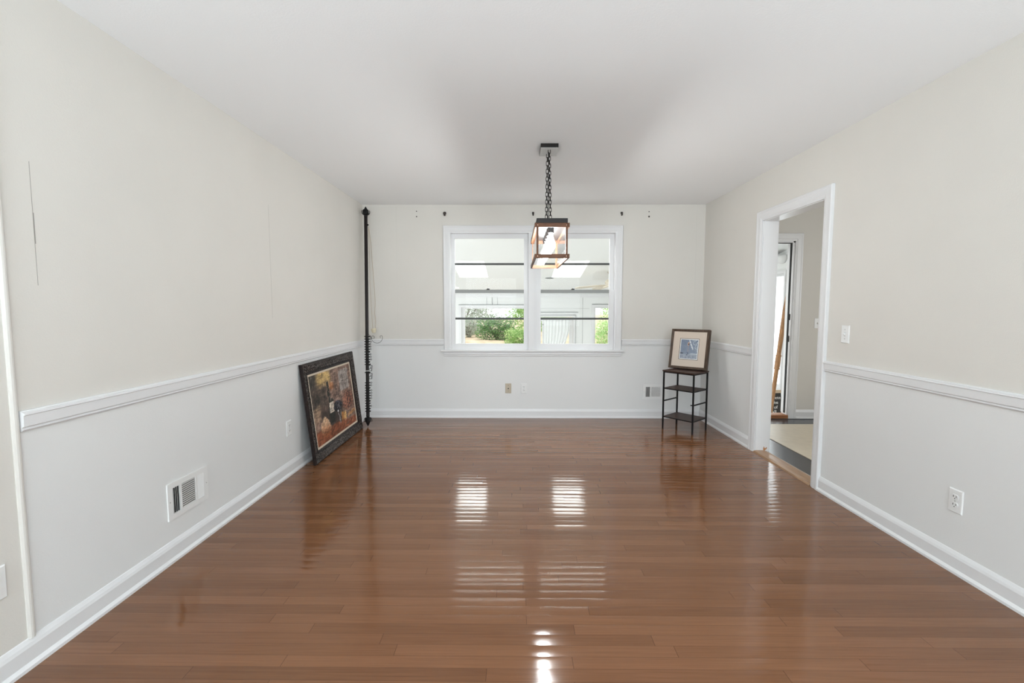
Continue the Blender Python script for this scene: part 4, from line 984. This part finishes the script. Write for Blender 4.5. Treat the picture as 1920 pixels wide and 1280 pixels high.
# ------------------------------------------------------------------ plant stand
SX, SY, SA, SW, SD = 1.7772, 4.77, -0.8563, 0.3316, 0.2784
ZT, ZM, ZB, ZBAR = 0.627, 0.437, 0.134, 0.299
su, sv = Vector((cos(SA), sin(SA), 0)), Vector((-sin(SA), cos(SA), 0))
def SP(a, b, z): return Vector((SX, SY, 0)) + su * a + sv * b + Vector((0, 0, z))
stn = thing('plant_stand', 'three tier stand with black metal legs and dark wood shelves in the right corner', 'plant stand', (SX, SY, 0))
def slab(a, b, z0, z1): return MB().obox(SP(0, 0, (z0 + z1) / 2), su, sv, (0, 0, 1), a, b, (z1 - z0) / 2)
slab(SW / 2 + 0.012, SD / 2 + 0.012, ZT - 0.013, ZT).build('top_shelf', M['stand_wood'], stn, bevel=0.002)
def rails(z, t=0.010):
    b = MB()
    for s in (-1, 1):
        b.obox(SP(0, s * SD / 2, z), su, sv, (0, 0, 1), SW / 2, 0.005, t / 2); b.obox(SP(s * SW / 2, 0, z), su, sv, (0, 0, 1), 0.005, SD / 2, t / 2)
    return b
for z, nm in ((ZM, 'middle_shelf'), (ZB, 'bottom_shelf')):
    slab(SW / 2 - 0.005, SD / 2 - 0.005, z - 0.010, z).build(nm, M['stand_wood'], stn)
    rails(z - 0.004).build('shelf_rail', M['black'], stn)
rails(ZT - 0.019, 0.012).build('shelf_rail', M['black'], stn)
for sx in (-1, 1):
    for sy in (-1, 1):
        MB().obox(SP(sx * SW / 2, sy * SD / 2, (ZT - 0.013) / 2), su, sv, (0, 0, 1), 0.0075, 0.0075, (ZT - 0.013) / 2).build('leg', M['black'], stn, bevel=0.002)
    b = MB().obox(SP(sx * SW / 2, 0, ZBAR), su, sv, (0, 0, 1), 0.005, SD / 2, 0.006)
    if sx == 1: b.obox(SP(sx * SW / 2 - 0.014, -SD / 2, ZBAR), su, sv, (0, 0, 1), 0.012, 0.004, 0.005)
    b.build('side_bar', M['black'], stn)

# ------------------------------------------------------------------ framed print on the stand
fx, fy, fyaw, ftilt, fw, fh = 1.7965, 4.803, -0.72, 0.20, 0.400, 0.424
fu = Vector((cos(fyaw), sin(fyaw), 0)); fbk = Vector((-sin(fyaw), cos(fyaw), 0))
fv = Vector((0, 0, cos(ftilt))) + fbk * sin(ftilt); fn_ = -(fbk * cos(ftilt)) + Vector((0, 0, sin(ftilt)))
TH = 0.052
f0 = Vector((fx, fy, ZT + 0.001 + TH * sin(ftilt))) - fu * fw / 2
def FP(u, v, n): return f0 + fu * u + fv * v + fn_ * n
fp = thing('framed_print', 'framed beach print with wide cream mat propped on the small stand', 'framed print', (fx, fy, ZT))
picture_frame(FP, fw, fh, [(0.0, -TH), (0.0, -0.004), (0.004, 0.0), (0.016, -0.002), (0.018, -0.005), (0.026, -0.007), (0.026, -0.014)]).build('frame', M['print_frame'], fp)
picture_frame(FP, fw, fh, [(0.025, -0.012), (0.098, -0.012), (0.100, -0.014)]).build('mat', M['mat_board'], fp)
o = picture_frame(FP, fw, fh, [(0.0985, -0.0118), (0.1025, -0.0118), (0.103, -0.014)]).build('mat_border', M['chalk'], fp); o['label'] = 'thin dark inner border'
o = picture_frame(FP, fw, fh, [(0.1025, -0.0133), (0.111, -0.0133)]).build('paper_margin', M['plate_white'], fp); o['label'] = 'white paper margin'
ci2 = 0.110
canvas('print', beach, lambda u, v: FP(ci2 + (fw - 2 * ci2) * u, ci2 + (fh - 2 * ci2) * (1 - v), -0.0135), 90, 100, M['print_paper'], fp)
MB().add([FP(u, v, n) for n in (-TH, -0.0145) for v in (0.003, fh - 0.003) for u in (0.003, fw - 0.003)], [(0, 2, 3, 1), (4, 5, 7, 6), (0, 1, 5, 4), (2, 6, 7, 3), (0, 4, 6, 2), (1, 3, 7, 5)]).build('backing', M['pale_wood'], fp)
MB().add([FP(u, v, n) for n in (-0.009, -0.007) for v in (0.026, fh - 0.026) for u in (0.026, fw - 0.026)], [(0, 2, 3, 1), (4, 5, 7, 6), (0, 1, 5, 4), (2, 6, 7, 3), (0, 4, 6, 2), (1, 3, 7, 5)]).build('glass', M['picture_glass'], fp)

# ------------------------------------------------------------------ wall plates; P(u, z, n): u to the viewer's right, n off the wall
def side_P(side, c, z):
    if side == 'left': return lambda u, w, n: (L + n, c + u, z + w)
    if side == 'right': return lambda u, w, n: (R - n, c - u, z + w)
    return lambda u, w, n: (c + u, D - n, z + w)
def pbox(b, P, u0, u1, w0, w1, n0, n1, mi=0):
    return b.add([P(u, w, n) for n in (n0, n1) for w in (w0, w1) for u in (u0, u1)], [(0, 2, 3, 1), (4, 5, 7, 6), (0, 1, 5, 4), (2, 6, 7, 3), (0, 4, 6, 2), (1, 3, 7, 5)], mi)
def plate_body(P, w=0.035, h=0.0575):
    b = MB(); e = 0.004
    v = [P(u, q, n) for n, k in ((0, 0), (0.003, 0), (0.006, e)) for (u, q) in ((-w + k, -h + k), (w - k, -h + k), (w - k, h - k), (-w + k, h - k))]
    f = [(0, 3, 2, 1), (8, 9, 10, 11)]
    for r in (0, 4): f += [(r + i, r + (i + 1) % 4, r + 4 + (i + 1) % 4, r + 4 + i) for i in range(4)]
    return b.add(v, f)
def disc(b, P, u, w, n0, n1, r, k=14, squash=1.0, flat=None):
    pts = []
    for i in range(k):
        a = 2 * pi * i / k; x, y = r * cos(a), r * sin(a) * squash
        if flat: y = max(-flat, min(flat, y))
        pts.append((u + x, w + y))
    v = [P(x, y, n0) for x, y in pts] + [P(x, y, n1) for x, y in pts]
    return b.add(v, [(i, (i + 1) % k, k + (i + 1) % k, k + i) for i in range(k)] + [tuple(range(k - 1, -1, -1)), tuple(range(k, 2 * k))])
def outlet(label, side, c, z, pm='plate_white'):
    P = side_P(side, c, z); t = thing('wall_outlet', label, 'outlet', P(0, -0.0575, 0.0))
    plate_body(P).build('plate', M[pm], t)
    for w in (0.0195, -0.0195):
        ro = disc(MB(), P, 0, w, 0.005, 0.0085, 0.0172, 20, flat=0.0135).build('receptacle', M[pm], t)
        b = MB(); pbox(b, P, -0.0085, -0.0055, w - 0.001, w + 0.008, 0.0078, 0.0089); pbox(b, P, 0.0055, 0.0085, w - 0.001, w + 0.007, 0.0078, 0.0089); disc(b, P, 0, w - 0.0075, 0.0078, 0.0089, 0.0026, 8)
        b.build('slots', M['slot'], t)
    disc(MB(), P, 0, 0, 0.0055, 0.0075, 0.003, 10).build('screw', M['screw'], t)
def switch(label, side, c, z):
    P = side_P(side, c, z); t = thing('light_switch', label, 'light switch', P(0, -0.0575, 0.0))
    plate_body(P).build('plate', M['plate_white'], t)
    b = MB(); b.add([P(-0.005, -0.011, 0.005), P(0.005, -0.011, 0.005), P(0.005, 0.011, 0.005), P(-0.005, 0.011, 0.005), P(-0.004, 0.002, 0.018), P(0.004, 0.002, 0.018), P(0.004, 0.010, 0.016), P(-0.004, 0.010, 0.016)], [(0, 3, 2, 1), (4, 5, 6, 7), (0, 1, 5, 4), (1, 2, 6, 5), (2, 3, 7, 6), (3, 0, 4, 7)])
    b.build('toggle', M['plate_white'], t)
    pbox(MB(), P, -0.0062, 0.0062, -0.013, 0.013, 0.0055, 0.0064).build('toggle_slot', M['screw'], t)
    for w in (0.03, -0.03): disc(MB(), P, 0, w, 0.0055, 0.0072, 0.003, 10).build('screw', M['screw'], t)
outlet('white double outlet on the far wall, right of the beige jack', 'back', 0.094, 0.344)
outlet('white double outlet low on the left wall beside the leaning painting', 'left', 3.432, 0.36)
outlet('white double outlet low on the right wall', 'right', 2.176, 0.347)
outlet('white outlet at the left edge, near the vertical batten', 'left', 1.447, 0.353)
switch('white toggle light switch on the right wall beside the doorway', 'right', 2.98, 1.110)
switch('white toggle light switch on the hall wall seen through the doorway', 'back', 3.448, 1.104)
P = side_P('back', -0.087, 0.346); t = thing('phone_jack', 'beige jack plate on the far wall, left of the white outlet', 'wall jack', P(0, -0.0575, 0))
plate_body(P).build('plate', M['plate_beige'], t)
pbox(MB(), P, -0.012, 0.012, -0.012, 0.012, 0.0055, 0.010).build('jack_housing', M['plate_beige'], t)
pbox(MB(), P, -0.006, 0.006, -0.008, 0.005, 0.0096, 0.0105).build('jack_hole', M['slot'], t)
for w in (0.032, -0.032): disc(MB(), P, 0, w, 0.0055, 0.0072, 0.0032, 10).build('screw', M['slot'], t)

def vent(label, side, c, z, w, h):
    P = side_P(side, c, z); t = thing('air_vent', label, 'air vent', P(0, -h / 2, 0))
    iu, iw = w / 2 - 0.033, h / 2 - 0.028
    b = MB()
    for (u0, u1, w0, w1) in ((-w / 2, w / 2, -h / 2, -iw), (-w / 2, w / 2, iw, h / 2), (-w / 2, -iu, -iw, iw), (iu, w / 2, -iw, iw)): pbox(b, P, u0, u1, w0, w1, 0.0, 0.007)
    s1, s2 = -iu + 0.050, iu - 0.050
    pbox(b, P, s1, s1 + 0.013, -iw, iw, 0.0, 0.007); pbox(b, P, s2 - 0.013, s2, -iw, iw, 0.0, 0.007)
    b.build('face_plate', M['plate_white'], t)
    pbox(MB(), P, -iu, iu, -iw, iw, 0.0002, 0.001).build('duct_opening', M['vent_dark'], t)
    def vane(b, u0, w0, u1, w1, d0, d1): # slanted strip
        pass
    b = MB()
    for k in range(4):
        u = -iu + 0.0065 + k * 0.0125
        b.add([P(u + a, w_, n) for (a, n) in ((-0.0030, 0.0066), (-0.0014, 0.0066), (0.0036, 0.0012), (0.0022, 0.0012)) for w_ in (-iw, iw)], [(0, 1, 3, 2), (2, 3, 5, 4), (4, 5, 7, 6), (6, 7, 1, 0), (0, 2, 4, 6), (1, 7, 5, 3)])
    b.build('louver_bank', M['plate_white'], t)
    b = MB()
    for k in range(4):
        u = iu - 0.0065 - k * 0.0125
        b.add([P(u + a, w_, n) for (a, n) in ((0.0060, 0.0068), (0.0048, 0.0068), (-0.0066, 0.0014), (-0.0054, 0.0012)) for w_ in (-iw, iw)], [(0, 1, 3, 2), (2, 3, 5, 4), (4, 5, 7, 6), (6, 7, 1, 0), (0, 2, 4, 6), (1, 7, 5, 3)])
    b.build('louver_bank', M['plate_white'], t)
    b = MB(); N_ = 12
    for k in range(N_):
        q = -iw + (k + 0.5) * 2 * iw / N_
        b.add([P(u, q + a, n) for (a, n) in ((0.0042, 0.0066), (0.0030, 0.0066), (-0.0052, 0.0030), (-0.0040, 0.0030)) for u in (s1 + 0.013, s2 - 0.013)], [(0, 1, 3, 2), (2, 3, 5, 4), (4, 5, 7, 6), (6, 7, 1, 0), (0, 2, 4, 6), (1, 7, 5, 3)])
    b.build('louver_bank', M['plate_white'], t)
    b = MB(); disc(b, P, -w / 2 + 0.013, 0.0, 0.006, 0.0082, 0.003, 8); disc(b, P, w / 2 - 0.013, 0.0, 0.006, 0.0082, 0.003, 8); b.build('screws', M['screw'], t)
vent('white louvered air vent low on the left wall', 'left', 2.35, 0.303, 0.294, 0.188)
vent('white louvered air vent on the far wall behind the small stand', 'back', 1.622, 0.308, 0.297, 0.172)

# leftovers of the curtain hardware above the window
def hook(x, label, v):
    t = thing('rod_hook', label, 'wall hook', (x, D, 2.34))
    b = MB().box(x - 0.012, x + 0.012, D - 0.006, D, 2.335, 2.358)
    if v == 0: b.lathe((x, D - 0.004, 2.342), (0, -1, 0), [(0, 0.016), (0.012, 0.018), (0.018, 0.010)], 12)
    b.build('base_plate', M['plug'], t, smooth=True)
    MB().tube([(x, D - 0.005, 2.345), (x, D - 0.022, 2.340), (x, D - 0.026, 2.328), (x, D - 0.018, 2.320), (x, D - 0.008, 2.322)], 0.008 if v else 0.010, 8).build('hook', M['plug'], t, smooth=True)
hook(-0.806, 'dark curtain hook on the far wall above the left window corner', 0)
hook(0.193, 'dark curtain hook on the far wall just left of the lantern chain', 1)
hook(1.192, 'dark curtain hook on the far wall above the right window corner', 1)
for x, z, lb, r in ((-1.127, 2.367, 'upper of the two tiny screw marks on the far wall near the curtain rod', 0.006), (-1.127, 2.308, 'lower of the two tiny screw marks on the far wall near the curtain rod', 0.007), (1.50, 2.360, 'upper of the two tiny screw marks near the right corner of the far wall', 0.006), (1.501, 2.306, 'lower of the two tiny screw marks near the right corner of the far wall', 0.010)):
    b = MB().lathe((x, D + 0.001, z), (0, -1, 0), [(0, r), (0.004, r), (0.006, r * 0.5)], 10)
    tag(b.build('wall_screw', M['plug'], smooth=True), lb, 'screw')

# ------------------------------------------------------------------ added uplight cans, unseen behind the viewer, for ceiling brightness
for (x, y), lb in zip(UPLIGHTS, ('added black uplight can, unseen on the floor behind the viewer near the left wall', 'added black uplight can, unseen on the floor behind the viewer near the right wall')):
    t = thing('added_uplight', lb, 'floor lamp', (x, y, 0))
    MB().lathe((x, y, 0), (0, 0, 1), [(0, 0.15), (0.02, 0.15), (0.03, 0.14)], 24).build('base', M['black'], t, smooth=True)
    b = MB(); b.lathe((x, y, 0.03), (0, 0, 1), [(0, 0.02), (0.02, 0.14), (0.30, 0.19), (0.46, 0.20), (0.465, 0.195), (0.30, 0.185), (0.03, 0.135), (0.025, 0.01)], 28)
    b.build('can_shade', M['black'], t, smooth=True)
